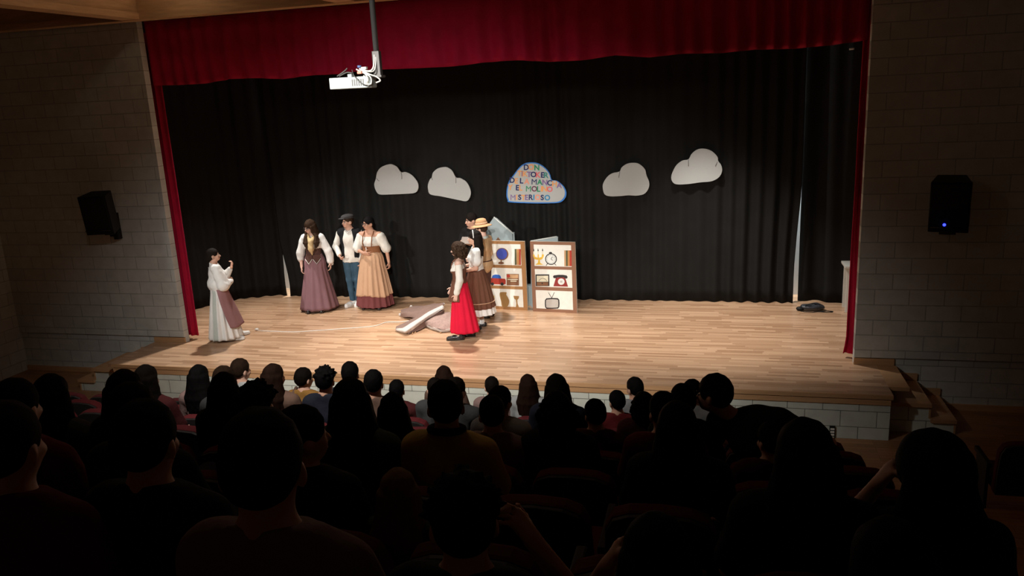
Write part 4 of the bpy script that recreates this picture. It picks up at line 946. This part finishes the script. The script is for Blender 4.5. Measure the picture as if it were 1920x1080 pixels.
for sx in (-1, 1): S.cone((sx * .055, -.05, 1.335), (sx * .012, -.13, 1.23), .022, .034, .02)
S.cone((0, -.135, 1.23), (-.004, -.15, 1.11), .046, .05, .02).cone((-.004, -.15, 1.11), (.006, -.145, 1.0), .045, .008, .02).wrinkle(.003, 70, .3)
link('neck_scarf', S.mesh('neck_scarf'), C_['scarf'], t)
skirt(t, 'long_skirt', C_['mauve'], .055, 1.0, (.33, .30), (.135, .105), (.0, -.01), 14, .02, .7)
skirt(t, 'dark_underskirt', C_['corset'], .055, 1.0, (.33, .30), (.135, .105), (.0, -.01), 14, .015, .7, zr=(.03, .3), inset=.94)
for q in (-1, 1): shoe(t, J['L'][q][2] + (0, -.09, 0), J['L'][q][3] + (-.02, -.11, 0), SHO['k'])
# 3 — boy in a flat cap
x, y, _ = onz(668, 571); t = person((x, y), -18, 1.66, 'person in a grey flat cap, white shirt, black waistcoat and blue jeans')
arms = {1: (V(.22, .04, 1.03), V(.19, -.04, .82)), -1: (V(-.26, -.01, 1.05), V(-.15, -.19, .93))}
me, J = figure(False, (-42, 0, 0), arms, {1: (V(.08, 0, .84), V(.07, -.02, .46), V(.045, .02, .075), V(.05, -.14, .03)), -1: (V(-.08, 0, .84), V(-.07, -.015, .46), V(-.055, .0, .075), V(-.11, -.14, .03))}, curl=(45, 25)); skinned(t, me, 'a'); face(t, J); link('hair', hair(J, 'cap', .98), HAIR['brown'], t)
S_, E_, W_ = J['S'], J['E'], J['W']
link('shirt', torso_cloth(J, .78, 1.345, .022, {q: [(S_[q], E_[q], .064, .055), (E_[q], lerp(E_[q], W_[q], .93), .056, .042)] for q in (-1, 1)}, .003, 32, 'shirt', extra=lambda S: S.ell((0, 0, .80), (.168, .122, .17), None, .03)), C_['cream'], t)
wv = torso_cloth(J, .86, 1.36, .032, None, .001, 30, 'waistcoat', extra=lambda S: S.ell((0, -.17, 1.1), (.098, .17, .6), None, .01, 'cut')); link('waistcoat', wv, C_['vest'], t)
link('collar', MB().tube([(.05, -.055, 1.335), (.062, .01, 1.352), (.035, .065, 1.362), (-.035, .065, 1.362), (-.062, .01, 1.352), (-.05, -.055, 1.335), (-.0, -.095, 1.30)], .012, 8, closed=True).mesh('collar'), C_['white'], t)
link('jeans', leg_cloth(J, .008, .92, .93, .002, 'jeans'), C_['jean'], t)
T = J['T']; R = J['R']
S = Soft((-.25, -.32, 1.4), (.25, .25, 1.75), .007); S.ell(T((0, .0, 1.565)), (.092, .112, .045), R, .02); S.ell(T((0, .02, 1.55)), (.086, .10, .05), R, .02); S.ell(T((0, -.115, 1.543)), (.066, .055, .009), R, .012); S.keep(T((0, 0, 1.533)), R @ V(0, 0, -1))
link('flat_cap', S.mesh('flat_cap'), C_['felt'], t)
for q in (-1, 1): shoe(t, J['L'][q][2], J['L'][q][3], SHO['w'], sole=SHO['w'])
# 4 — off-shoulder blouse, tan overskirt
x, y, _ = onz(706, 575); t = person((x, y), -26, 1.64, 'person with glasses, off-shoulder cream blouse, brown bodice and tan overskirt')
arms = {1: (V(.26, .05, 1.03), V(.30, .02, .80)), -1: (V(-.24, -.07, 1.04), V(-.05, -.20, 1.0))}
me, J = figure(True, (-36, 2, 0), arms, hands={-1: (V(1, -.1, -.15), V(0, 1, .2), None)}, slim=1.06, curl=(30, 35)); skinned(t, me, 'b'); face(t, J, True); link('hair', hair(J, 'bun', 1.0), HAIR['black'], t)
S_, E_, W_ = J['S'], J['E'], J['W']
link('blouse', torso_cloth(J, .98, 1.255, .016, {1: [(lerp(S_[1], E_[1], .12), lerp(S_[1], E_[1], .95), .078, .088), (lerp(S_[1], E_[1], .95), lerp(E_[1], W_[1], .1), .08, .055)], -1: [(lerp(S_[-1], E_[-1], .12), lerp(S_[-1], E_[-1], .9), .07, .078), (lerp(S_[-1], E_[-1], .9), lerp(E_[-1], W_[-1], .15), .075, .055)]}, .004, 32, 'blouse', (0, .05, 1), shoulders=False), C_['cream'], t)
link('bodice', torso_cloth(J, .96, 1.10, .03, None, .001, 40, 'bodice', (0, .0, 1), shoulders=False), C_['leather'], t)
for s in (-1, 1): MB().tube([(s * .075, -.14, 1.10), (s * .085, -.145, 1.18), (s * .085, -.10, 1.28), (s * .085, -.02, 1.345), (s * .08, .08, 1.29), (s * .07, .125, 1.1)], .009, 8).build('shoulder_strap', C_['leather'], t)
MB().tube([(-.02, -.148, .98), (-.02, -.155, 1.09)], .008, 6).build('lacing', C_['cream'], t)
skirt(t, 'tan_overskirt', C_['tan'], .24, .99, (.31, .28), (.158, .13), (.0, -.01), 18, .028, .3, belly=.25, zvar=.02)
skirt(t, 'maroon_underskirt', C_['maroon'], .24, .99, (.31, .28), (.158, .13), (.0, -.01), 18, .022, .3, belly=.25, zr=(.05, .4), inset=.955)
for q in (-1, 1): shoe(t, J['L'][q][2] + (0, -.03, 0), J['L'][q][3] + (q * .03, -.05, 0), SHO['k'])
# 5 — curly hair, red skirt
x, y, _ = onz(869, 634); t = person((x, y), -96, 1.50, 'person with curly hair, brown apron and long scarlet skirt, nearest the stage front')
arms = {1: (V(.215, .02, 1.02), V(.21, -.045, .79)), -1: (V(-.21, -.02, 1.02), V(-.18, -.14, .82))}
legs = {1: (V(.08, 0, .84), V(.085, -.03, .46), V(.085, -.05, .085), V(.09, -.20, .03)), -1: (V(-.08, 0, .84), V(-.088, .05, .46), V(-.09, .12, .085), V(-.10, -.02, .03))}
me, J = figure(True, (-6, 4, 0), arms, legs); skinned(t, me, 'c'); face(t, J); link('hair', hair(J, 'curly', 1.12, h=.006, seed=5), HAIR['brown'], t)
S_, E_, W_ = J['S'], J['E'], J['W']
link('blouse', torso_cloth(J, .95, 1.27, .012, {q: [(lerp(S_[q], E_[q], .12), E_[q], .056, .058), (E_[q], lerp(E_[q], W_[q], .85), .06, .05), (lerp(E_[q], W_[q], .85), lerp(E_[q], W_[q], .95), .04, .03)] for q in (-1, 1)}, .003, 36, 'blouse', (0, .1, 1), shoulders=False), C_['cream'], t)
link('bodice', torso_cloth(J, .92, 1.17, .022, None, .001, 40, 'bodice', (0, -.2, 1), shoulders=False), C_['brown'], t)
for s in (-1, 1): MB().tube([(s * .07, -.125, 1.16), (s * .085, -.10, 1.27), (s * .09, -.02, 1.35), (s * .08, .07, 1.31), (s * .07, .115, 1.16)], .007, 6).build('shoulder_strap', C_['brown'], t)
skirt(t, 'long_skirt', C_['red'], .12, .98, (.19, .235), (.135, .11), (0, .03), 11, .012, .7)
skirt(t, 'apron', C_['brown'], .66, .985, (.17, .185), (.15, .125), (0, -.02), 7, .008, .7, n=70, a0=185, a1=365)
for k in range(5): MB().tube([(-.165, -.02 - .012 * j, .94 - .05 * k) for j in range(2)] + [(-.16, -.09, .95 - .05 * k)], .004, 5).build('lacing', C_['corset'], t)
for q in (-1, 1): shoe(t, J['L'][q][2], J['L'][q][3], SHO['k'], .03, .09, 'boot', SHO['s'])
# 6 — long hair with pale band, brown skirt
x, y, _ = onz(900, 615); t = person((x, y), -92, 1.58, 'person with long dark hair and headband, white puff-sleeved blouse and brown knee-length skirt')
arms = {1: (V(.20, .0, 1.03), V(.17, -.20, .99)), -1: (V(-.20, .0, 1.03), V(-.16, -.20, 1.0))}
legs = {1: (V(.08, 0, .84), V(.085, -.02, .46), V(.085, -.04, .075), V(.09, -.19, .03)), -1: (V(-.08, 0, .84), V(-.085, .0, .46), V(-.085, .04, .075), V(-.09, -.11, .03))}
me, J = figure(True, (4, 0, 0), arms, legs); skinned(t, me, 'a'); face(t, J); link('hair', hair(J, 'band', 1.03, seed=9), HAIR['dark'], t)
S_, E_, W_ = J['S'], J['E'], J['W']; T = J['T']
MB().tube([T((.082 * math.cos(a), -.018 - .005 * math.sin(a), 1.50 + .099 * math.sin(a))) for a in np.linspace(-.1, math.pi + .1, 20)], .008, 8).build('headband', C_['white'], t)
link('blouse', torso_cloth(J, .96, 1.33, .016, {q: [(S_[q], lerp(S_[q], E_[q], .55), .068, .082), (lerp(S_[q], E_[q], .55), lerp(S_[q], E_[q], .72), .074, .05)] for q in (-1, 1)}, .004, 36, 'blouse', puff=(.01, 0, 0)), C_['white'], t)
skirt(t, 'petticoat', C_['white'], .34, .985, (.235, .255), (.14, .115), (0, .01), 16, .018, .9, belly=.25, zr=(.25, .5), inset=.95)
skirt(t, 'brown_skirt', C_['brown'], .36, .985, (.235, .255), (.14, .115), (0, .01), 16, .02, .9, belly=.25)
G = [(.243 * math.cos(a) * 1.0, .262 * math.sin(a) + .01, .455) for a in np.linspace(0, 2 * math.pi, 60)[:-1]]
MB().tube([(x_ * .965, y_ * .965, z_) for x_, y_, z_ in G], .008, 6, closed=True).build('skirt_trim', C_['tan'], t)
for q in (-1, 1):
    kn, an = J['L'][q][1], J['L'][q][2]; S = Soft((-.2, -.2, 0), (.2, .2, .55), .008); S.cone(lerp(kn, an, .88), an, .042, .039, .01); S.cone(an - (0, 0, .02), J['L'][q][3], .037, .033, .02)
    link('sock', S.mesh('sock'), C_['white'], t); shoe(t, J['L'][q][2], J['L'][q][3], SHO['k'], low=True)
# 7 — straw hat, buff tunic
x, y, _ = onz(913, 594); t = person((x, y), -118, 1.62, 'person in a straw hat and buff tunic with dark leggings, beside the painted shelves')
arms = {1: (V(.23, .0, 1.04), V(.12, -.20, .98)), -1: (V(-.22, -.01, 1.03), V(-.15, -.22, 1.0))}
me, J = figure(False, (-4, 6, 0), arms); skinned(t, me, 'c'); face(t, J); link('hair', hair(J, 'short', 1.0), HAIR['brown'], t)
S_, E_, W_ = J['S'], J['E'], J['W']; T = J['T']; R = J['R']
link('tunic', torso_cloth(J, .74, 1.30, .024, {q: [(S_[q], E_[q], .068, .062), (E_[q], lerp(E_[q], W_[q], .9), .062, .045)] for q in (-1, 1)}, .003, 34, 'tunic', flare=.02), C_['buff'], t)
link('collar', MB().tube([(.06, -.05, 1.315), (.075, .01, 1.33), (.045, .07, 1.335), (-.045, .07, 1.335), (-.075, .01, 1.33), (-.06, -.05, 1.315), (0, -.1, 1.27)], .026, 10, closed=True).mesh('collar'), C_['grey'], t)
MB().tube([((.148) * math.cos(a), .118 * math.sin(a), .955) for a in np.linspace(0, 2 * math.pi, 40)[:-1]], .016, 8, closed=True).build('belt', C_['corset'], t)
MB().box((.125, -.03, .86), (.175, .05, .95)).build('belt_pouch', C_['corset'], t, .008)
link('leggings', leg_cloth(J, .004, .9, .95, .001, 'leggings', .8), C_['corset'], t)
H4 = Matrix(R.tolist()).to_4x4(); H4.translation = Vector(T((0, .01, 1.545)))
ho = MB().lathe([(.002, .1), (.05, .098), (.082, .08), (.094, .04), (.098, .0), (.13, -.006), (.168, -.022), (.172, -.03), (.165, -.030), (.12, -.016), (.09, -.012)], n=36).build('straw_hat', C_['straw'], t); ho.matrix_local = H4
hb = MB().lathe([(.0955, .03), (.099, .03), (.102, .002), (.098, .002)], n=36).build('hat_band', C_['tan'], ho)
for q in (-1, 1): shoe(t, J['L'][q][2], J['L'][q][3], SHO['k'], 0, .07, 'boot')
# 8 — boy in black at the back, holding a board
x7 = x; y7 = y
q = ony(884, 399, 2.5); t = person((q[0], q[1]), -28, q[2], 'person in black clothes half hidden behind the others, holding a grey board')
arms = {1: (V(.22, -.05, 1.05), V(.08, -.24, 1.12)), -1: (V(-.22, -.08, 1.05), V(-.08, -.26, 1.12))}
me, J = figure(False, (-38, 6, 0), arms, hands={1: (V(-.3, -.6, .3), V(-.5, .2, .5), None), -1: (V(.3, -.6, .3), V(.5, .2, .5), None)}); skinned(t, me, 'a'); face(t, J); link('hair', hair(J, 'short', 1.02, seed=2), HAIR['dark'], t)
S_, E_, W_ = J['S'], J['E'], J['W']
link('shirt', torso_cloth(J, .80, 1.345, .02, {k: [(S_[k], E_[k], .062, .056), (E_[k], lerp(E_[k], W_[k], .9), .055, .04)] for k in (-1, 1)}, .003, 34, 'shirt'), C_['black'], t)
link('trousers', leg_cloth(J, .012), C_['black'], t)
for k in (-1, 1): shoe(t, J['L'][k][2], J['L'][k][3], SHO['k'])
b8 = empty('clipboard', (0, 0, 0), t.rotation_euler.z, 'small grey board held up by the person in black at the back', 'board')
b8.location = Matrix.Translation(t.location) @ Matrix.Rotation(t.rotation_euler.z, 4, 'Z') @ (Vector((.06, -.34, 1.20)) * t.scale[0])
MB().box((-.10, -.008, -.065), (.08, .008, .065), Matrix.Rotation(math.radians(-38), 4, 'X')).build('board', PM['taupe'], b8, .003)
# ------------------------------------------------------------------ auditorium seats
def seat_meshes():
    S = {}
    z0 = .43
    P = []; n = 22; pr = [(-.25, .12)]                      # backrest outline with rounded shoulders
    out = [(-.235, .36), (-.24, .6), (-.232, .80), (-.20, .865), (-.13, .892), (0, .90), (.13, .892), (.20, .865), (.232, .80), (.24, .6), (.235, .36)]
    M_ = Matrix.Translation((0, -.17, 0)) @ Matrix.Rotation(math.radians(7), 4, 'X')
    def bk(y0, y1, g, name, m, bev):
        q = [(x * g, .36 + (z - .36) * (1 if g == 1 else .985) + (0 if g == 1 else .005)) for x, z in out]
        return MB().prism(q, y0, y1, M_).build(name, m, None, bev)
    S['backrest'] = bk(-.02, .06, 1, 'backrest', M['seat'], .018); S['back_shell'] = bk(-.045, -.0205, .97, 'back_shell', M['seatf'], .006)
    S['seat_pad'] = MB().box((-.225, -.14, .36), (.225, .34, .44)).build('seat_pad', M['seat'], None, .025)
    S['armrest'] = MB().box((-.285, -.16, .58), (-.24, .24, .625)).build('armrest', M['seatf'], None, .01)
    S['side_panel'] = MB().box((-.278, -.13, .0), (-.247, .18, .582)).build('side_panel', M['seatf'], None, .006)
    S['end_armrest'] = MB().box((.24, -.16, .58), (.285, .24, .625)).build('armrest', M['seatf'], None, .01)
    S['end_panel'] = MB().box((.247, -.19, .0), (.285, .2, .60)).build('side_panel', M['seatf'], None, .006)
    return S
SM = {k: o for k, o in seat_meshes().items()}
for o in SM.values(): COL.objects.unlink(o)
ORD = ['first', 'second', 'third', 'fourth', 'fifth', 'sixth', 'seventh', 'eighth', 'ninth', 'tenth', 'eleventh', 'twelfth', 'thirteenth', 'fourteenth', 'fifteenth', 'sixteenth', 'seventeenth', 'eighteenth', 'nineteenth', 'twentieth', 'twenty-first', 'twenty-second', 'twenty-third']
ROWN = ['front row by the stage', 'second row from the stage', 'third row from the stage', 'fourth row from the stage', 'fifth row from the stage', 'sixth row from the stage', 'seventh row from the stage', 'nearest row']
def put_seat(x, r, end, label):
    t = empty('auditorium_seat', (x, rowy(r), rowz(r)), 0, label, 'seat', 'auditorium seats')
    for k in ['backrest', 'back_shell', 'seat_pad', 'armrest', 'side_panel'] + (['end_armrest', 'end_panel'] if end else []):
        o = SM[k].copy(); o.name = SM[k].name.split('.')[0]; COL.objects.link(o); o.parent = t
for r in range(0, 8):
    for k in range(0, 23):
        x = 9.03 - .53 * k
        if x < -2.7: continue
        u, v, z = proj((x, rowy(r) - .2, rowz(r) + .9)); u2 = proj((x - .3, rowy(r) - .2, rowz(r) + .9))[0]; u3 = proj((x + .3, rowy(r) - .2, rowz(r) + .9))[0]
        if u3 < 4 or u2 > 1916 or v > 1070: continue
        put_seat(x, r, k == 0, f'dark red {"aisle-end " if k == 0 else ""}seat, {ORD[k]} from the aisle in the {ROWN[r]}')
put_seat(10.94, 0, True, 'dark red seat standing alone across the right-hand aisle'); 

# ------------------------------------------------------------------ audience
for o in list(SM.values()): bpy.data.objects.remove(o)
CACHE = {}
def body_for(yaw, pose, slim):
    key = ('b', yaw, pose, slim)
    if key not in CACHE:
        arms = {'lap': {1: (V(.215, -.04, .70), V(.11, -.25, .585)), -1: (V(-.215, -.04, .70), V(-.11, -.25, .585))},
                'wide': {1: (V(.29, -.06, .72), V(.23, -.27, .66)), -1: (V(-.29, -.06, .72), V(-.23, -.27, .66))},
                'raise': {1: (V(.25, -.18, .80), V(.14, -.10, 1.04)), -1: (V(-.215, -.04, .70), V(-.11, -.25, .585))},
                'raise2': {-1: (V(-.25, -.18, .80), V(-.14, -.10, 1.04)), 1: (V(.215, -.04, .70), V(.11, -.25, .585))}}[pose]
        CACHE[key] = figure(False, (yaw, 4, 0), arms, None, None, True, slim, .011)
        me, J = CACHE[key]
        S_, E_, W_ = J['S'], J['E'], J['W']
        CACHE[('s', yaw, pose, slim)] = torso_cloth(J, .80, 1.365, .016, {q: [(S_[q], lerp(S_[q], E_[q], .78), .062, .066)] for q in (-1, 1)}, .0025, 30, 'shirt', (0, -.3, 1), h=.012)
        CACHE[('t', yaw, pose, slim)] = leg_cloth(J, .012, .95, .93, .002)
    return CACHE[key]
def hair_for(yaw, pose, slim, kind, vol, seed):
    key = ('h', yaw, kind, vol, seed)
    if key not in CACHE: CACHE[key] = hair(body_for(yaw, pose, slim)[1], kind, vol, .010, seed)
    return CACHE[key]
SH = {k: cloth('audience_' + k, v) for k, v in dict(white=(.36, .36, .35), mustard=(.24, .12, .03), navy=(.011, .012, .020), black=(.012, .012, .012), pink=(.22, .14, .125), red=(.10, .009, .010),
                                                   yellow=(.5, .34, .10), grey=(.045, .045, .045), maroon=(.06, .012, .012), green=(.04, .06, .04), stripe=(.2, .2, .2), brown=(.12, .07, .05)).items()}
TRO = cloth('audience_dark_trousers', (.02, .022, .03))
SHB = mat('trainer', (.2, .2, .2), .6)
def spectator(row, px, py, w, kind, hairc, shirt, skin, label, yaw=0, pose='lap', slim=1.0, turn=0, vol=1.0, y_off=0.0):
    yr = rowy(row) + y_off; P = ony(px, py, yr); fl = rowz(row)
    if yaw == 0: yaw = int(10 * round(math.degrees(math.atan2(P[0] - 3.8, .8 - yr)) * .85 / 10))     # looking at the performers
    s = float(np.clip((P[2] - fl) / 1.262, .74, 1.14))
    t = empty('person', (P[0], yr, fl), math.pi + math.radians(turn), label, 'person', 'seated audience', s)
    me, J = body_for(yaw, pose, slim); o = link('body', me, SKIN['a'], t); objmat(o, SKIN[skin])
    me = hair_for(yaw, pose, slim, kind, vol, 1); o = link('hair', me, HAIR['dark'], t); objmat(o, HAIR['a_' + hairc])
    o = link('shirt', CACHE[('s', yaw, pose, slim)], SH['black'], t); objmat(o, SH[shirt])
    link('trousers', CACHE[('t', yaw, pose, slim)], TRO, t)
    return t
A = [
 # front rows
 (0, 922, 705, 30, 'short', 'dark', 'pink', 'a', 'short-haired child in the front row, left of the long-haired girl with white sleeves', 20),
 (0, 990, 701, 32, 'long', 'auburn', 'white', 'a', 'long-haired girl with white sleeves in the front row, before the stage centre', 0),
 (0, 832, 685, 34, 'long', 'auburn', 'brown', 'a', 'dark brown head with parted hair in the front row, above the two dark heads', 0),
 (0, 1192, 706, 38, 'short', 'black', 'stripe', 'b', 'child in a striped shirt in the front row, face turned to the left', 40),
 (1, 447, 671, 32, 'short', 'mid', 'white', 'a', 'short brown-haired child in a white shirt whose head overlaps the stage edge at left', -20),
 (1, 566, 688, 31, 'short', 'dark', 'mustard', 'a', 'child in a mustard top with a dark strap across the back', -20),
 (1, 655, 677, 31, 'short', 'black', 'navy', 'b', 'child with a round dark head highest above the stage edge, left of centre', 0),
 (1, 743, 711, 34, 'short', 'black', 'maroon', 'b', 'small round-headed child below the stage edge, right of the boy with visible ears', 0),
 (1, 815, 707, 36, 'bun', 'dark', 'grey', 'a', 'dark head peeping out on the left behind the boy in the yellow shirt', 20),
 (1, 1158, 731, 40, 'short', 'black', 'red', 'b', 'dark round head in front of the striped-shirt child', 0),
 (1, 1297, 710, 36, 'short', 'black', 'white', 'a', 'dark head beside the stage front, left of the spectator leaning over', -20),
 (2, 509, 681, 42, 'long', 'auburn', 'brown', 'a', 'girl with long brown hair before the stage edge, left of the child in mustard', -20),
 (2, 607, 687, 42, 'messy', 'black', 'navy', 'b', 'tousle-haired spectator right of the child in mustard', 0),
 (2, 699, 692, 38, 'short', 'black', 'brown', 'b', 'short-haired boy with both ears showing, right of the long-haired silhouette', 0),
 (2, 852, 706, 36, 'bun', 'dark', 'grey', 'a', 'dark head peeping out on the right behind the boy in the yellow shirt', -20),
 (2, 370, 683, 44, 'long', 'black', 'pink', 'a', 'long black-haired spectator with a bare pink shoulder at left', 0),
 (2, 1044, 700, 46, 'long', 'dark', 'navy', 'a', 'smooth dark head directly above the big curly head', 0),
 (2, 1208, 733, 45, 'curly', 'black', 'maroon', 'b', 'curly dark head between the striped-shirt child and the taller heads on the right', 0),
 (3, 270, 683, 42, 'long', 'dark', 'maroon', 'a', 'long dark-haired head at the left end of the stage front', 0),
 (3, 417, 685, 40, 'short', 'mid', 'grey', 'a', 'brownish head showing just above a black head, left of the white-shirted child', 0),
 (3, 935, 722, 40, 'short', 'dark', 'white', 'a', 'dark head turned right, between the child in pink and the front row', -20),
 (3, 1117, 747, 50, 'short', 'black', 'maroon', 'b', 'round dark head right of the big curly head', 0),
 (3, 1282, 718, 58, 'short', 'black', 'black', 'b', 'tall dark head behind the long-haired silhouette on the right', 20),
 (4, 417, 697, 46, 'long', 'black', 'black', 'a', 'black long-haired silhouette in front of the brownish head at left', 0),
 (4, 735, 735, 62, 'long', 'dark', 'black', 'a', 'long-haired head below the small round-headed child, left of the yellow shirt', 0),
 (4, 922, 740, 52, 'short', 'dark', 'pink', 'a', 'boy with cropped hair in a pink shirt, right of the yellow-shirted boy', 0),
 (4, 1044, 732, 88, 'curly', 'black', 'black', 'b', 'spectator with a large bushy curly head of hair right of centre', 0),
 (4, 1246, 733, 60, 'short', 'black', 'red', 'a', 'dark head with a lit cheek, left of the long-haired silhouette on the right', 20),
 (4, 1450, 790, 55, 'short', 'black', 'maroon', 'a', 'head half hidden under the leaning spectator, at the right', 0),
 (5, 228, 692, 70, 'long', 'dark', 'black', 'a', 'long-haired head overlapping the left corner of the stage', 0),
 (5, 90, 700, 58, 'long', 'black', 'grey', 'a', 'black-haired spectator before the left steps of the stage', 0),
 (5, 477, 715, 76, 'messy', 'dark', 'black', 'a', 'wide dark head behind the largest short-haired head at left of centre', 0),
 (5, 655, 707, 66, 'long', 'dark', 'green', 'a', 'wide-shouldered silhouette with long hair, left of centre', 0),
 (5, 834, 711, 78, 'short', 'dark', 'yellow', 'b', 'boy with bare neck and ears in a yellow shirt with dark collar, centre', 0),
 (5, 1272, 751, 82, 'long', 'dark', 'black', 'a', 'large long-haired silhouette right of centre', 0),
 (6, 20, 708, 95, 'short', 'black', 'red', 'a', 'short-haired head cut off by the left edge, in the farther of two rows', 0),
 (6, 240, 715, 92, 'short', 'dark', 'black', 'a', 'dark head just behind and above the largest head at left', 0),
 (6, 555, 757, 70, 'short', 'dark', 'black', 'a', 'spectator whose lit profile shows right of the largest short-haired head', -40),
 (6, 745, 878, 85, 'long', 'fair', 'green', 'c', 'fair-haired child slumped low in the seat near the bottom centre', 0),
 (6, 1515, 783, 92, 'long', 'black', 'black', 'a', 'big dark head below the leaning spectator, with lit ear at left', 20),
 (6, 1760, 818, 110, 'wavy', 'black', 'black', 'a', 'spectator with long hair spreading to the shoulders, alone near the right aisle', 0, 'raise', 1.0, 0, 1.25),
 (7, 262, 747, 140, 'short', 'black', 'black', 'a', 'large dark head with black shirt near the left, ear lit on its right side', 0, 'lap', 1.0, 0, 1.0, .15),
 (7, 483, 763, 150, 'short', 'dark', 'pink', 'a', 'largest short-haired head with long bare neck and pink shirt, left of centre', 0, 'lap', .92, 0, 1.0, -.15),
 (7, 867, 889, 140, 'messy', 'dark', 'black', 'a', 'near spectator with wiry hair at the bottom centre', 0, 'raise2'),
 (7, 1235, 963, 140, 'long', 'black', 'black', 'a', 'near dark head at the bottom right of centre with a raised hand beside it', 0, 'raise'),
 (7, 1682, 972, 150, 'long', 'black', 'green', 'a', 'near dark head at the bottom right corner', 0),
 (7, -5, 750, 100, 'short', 'mid', 'red', 'a', 'near head cut off by the left edge of the picture', 0),
]
for a in A:
    row, px_, py_, w_, kd, hc, sc, sk_, lb = a[:9]
    t = spectator(row, px_, py_, w_, kd, hc, sc, sk_, lb, *a[9:])
    if sc == 'mustard':
        MB().tube([(.10, -.02, 1.03), (.092, .085, .995), (.062, .138, .91), (.0, .142, .80), (-.07, .135, .62)], .018, 8).build('strap', SH['brown'], t)
    if sc == 'yellow':
        MB().tube([(.074 * math.cos(q), .022 + .066 * math.sin(q), 1.035 + .012 * math.sin(q)) for q in np.linspace(0, 2 * math.pi, 30)[:-1]], .017, 8, closed=True).build('collar', SH['navy'], t)
    if lb.startswith('largest short-haired'):
        pass
# spectator leaning across to the left, elbow out
P = ony(1360, 704, rowy(3)); fl = rowz(3)
t = empty('person', (P[0] + .40, rowy(3), fl), math.pi, 'dark-shirted spectator leaning over to the left with an elbow sticking out, right of centre', 'person', None, (P[2] - fl) / 1.20)
lean = {1: (V(.15, -.02, .93), 0), -1: 0}
S = Soft((-.75, -.6, -.02), (.65, .35, 1.35), .010); hx = .40
sh = {1: V(hx - .02, -.02, .90), -1: V(hx - .34, .02, .95)}; el = {1: V(hx + .0, -.22, .70), -1: V(-.22, .03, .83)}; wr_ = {1: V(hx - .1, -.40, .62), -1: V(-.12, -.12, .66)}
S.ell((0, 0, .53), (.15, .11, .12), None, .03).cone((0, 0, .56), (.17, 0, .84), .12, .145, .05).cone(sh[1], sh[-1], .06, .06, .05)
for q in (-1, 1):
    S.cone(sh[q], el[q], .046, .037, .02).cone(el[q], wr_[q], .037, .025, .015)
    S.cone((q * .08, 0, .5), (q * .11, -.4, .49), .084, .054, .03).cone((q * .11, -.4, .49), (q * .11, -.38, .08), .054, .034, .02).cone((q * .11, -.38, .06), (q * .115, -.5, .03), .034, .03, .02)
    add_hand(S, wr_[q], wr_[q] - el[q], (0, 0, -1), q)
Th, Rh = headM(62, 2, -6); Tl = lambda p: Th(p) + V(hx - .0, 0, -.40)
add_head(S, (Tl, Rh), (.27, .0, .92))
link('body', S.mesh('body'), SKIN['a'], t)
JL = dict(T=Tl, R=Rh, Z=V(hx, 0, -.40)); face(t, JL)
link('hair', hair(JL, 'short', 1.06, .009, 3), HAIR['a_black'], t)
S = Soft((-.75, -.6, .3), (.65, .35, 1.2), .010)
S.ell((0, 0, .53), (.165, .125, .13), None, .03).cone((0, 0, .56), (.17, 0, .84), .138, .165, .05).cone(sh[1], sh[-1], .078, .08, .05)
for q in (-1, 1): S.cone(sh[q], lerp(sh[q], el[q], .8), .068, .062, .02)
S.wrinkle(.003, 30, .4); link('shirt', S.mesh('shirt'), SH['black'], t)
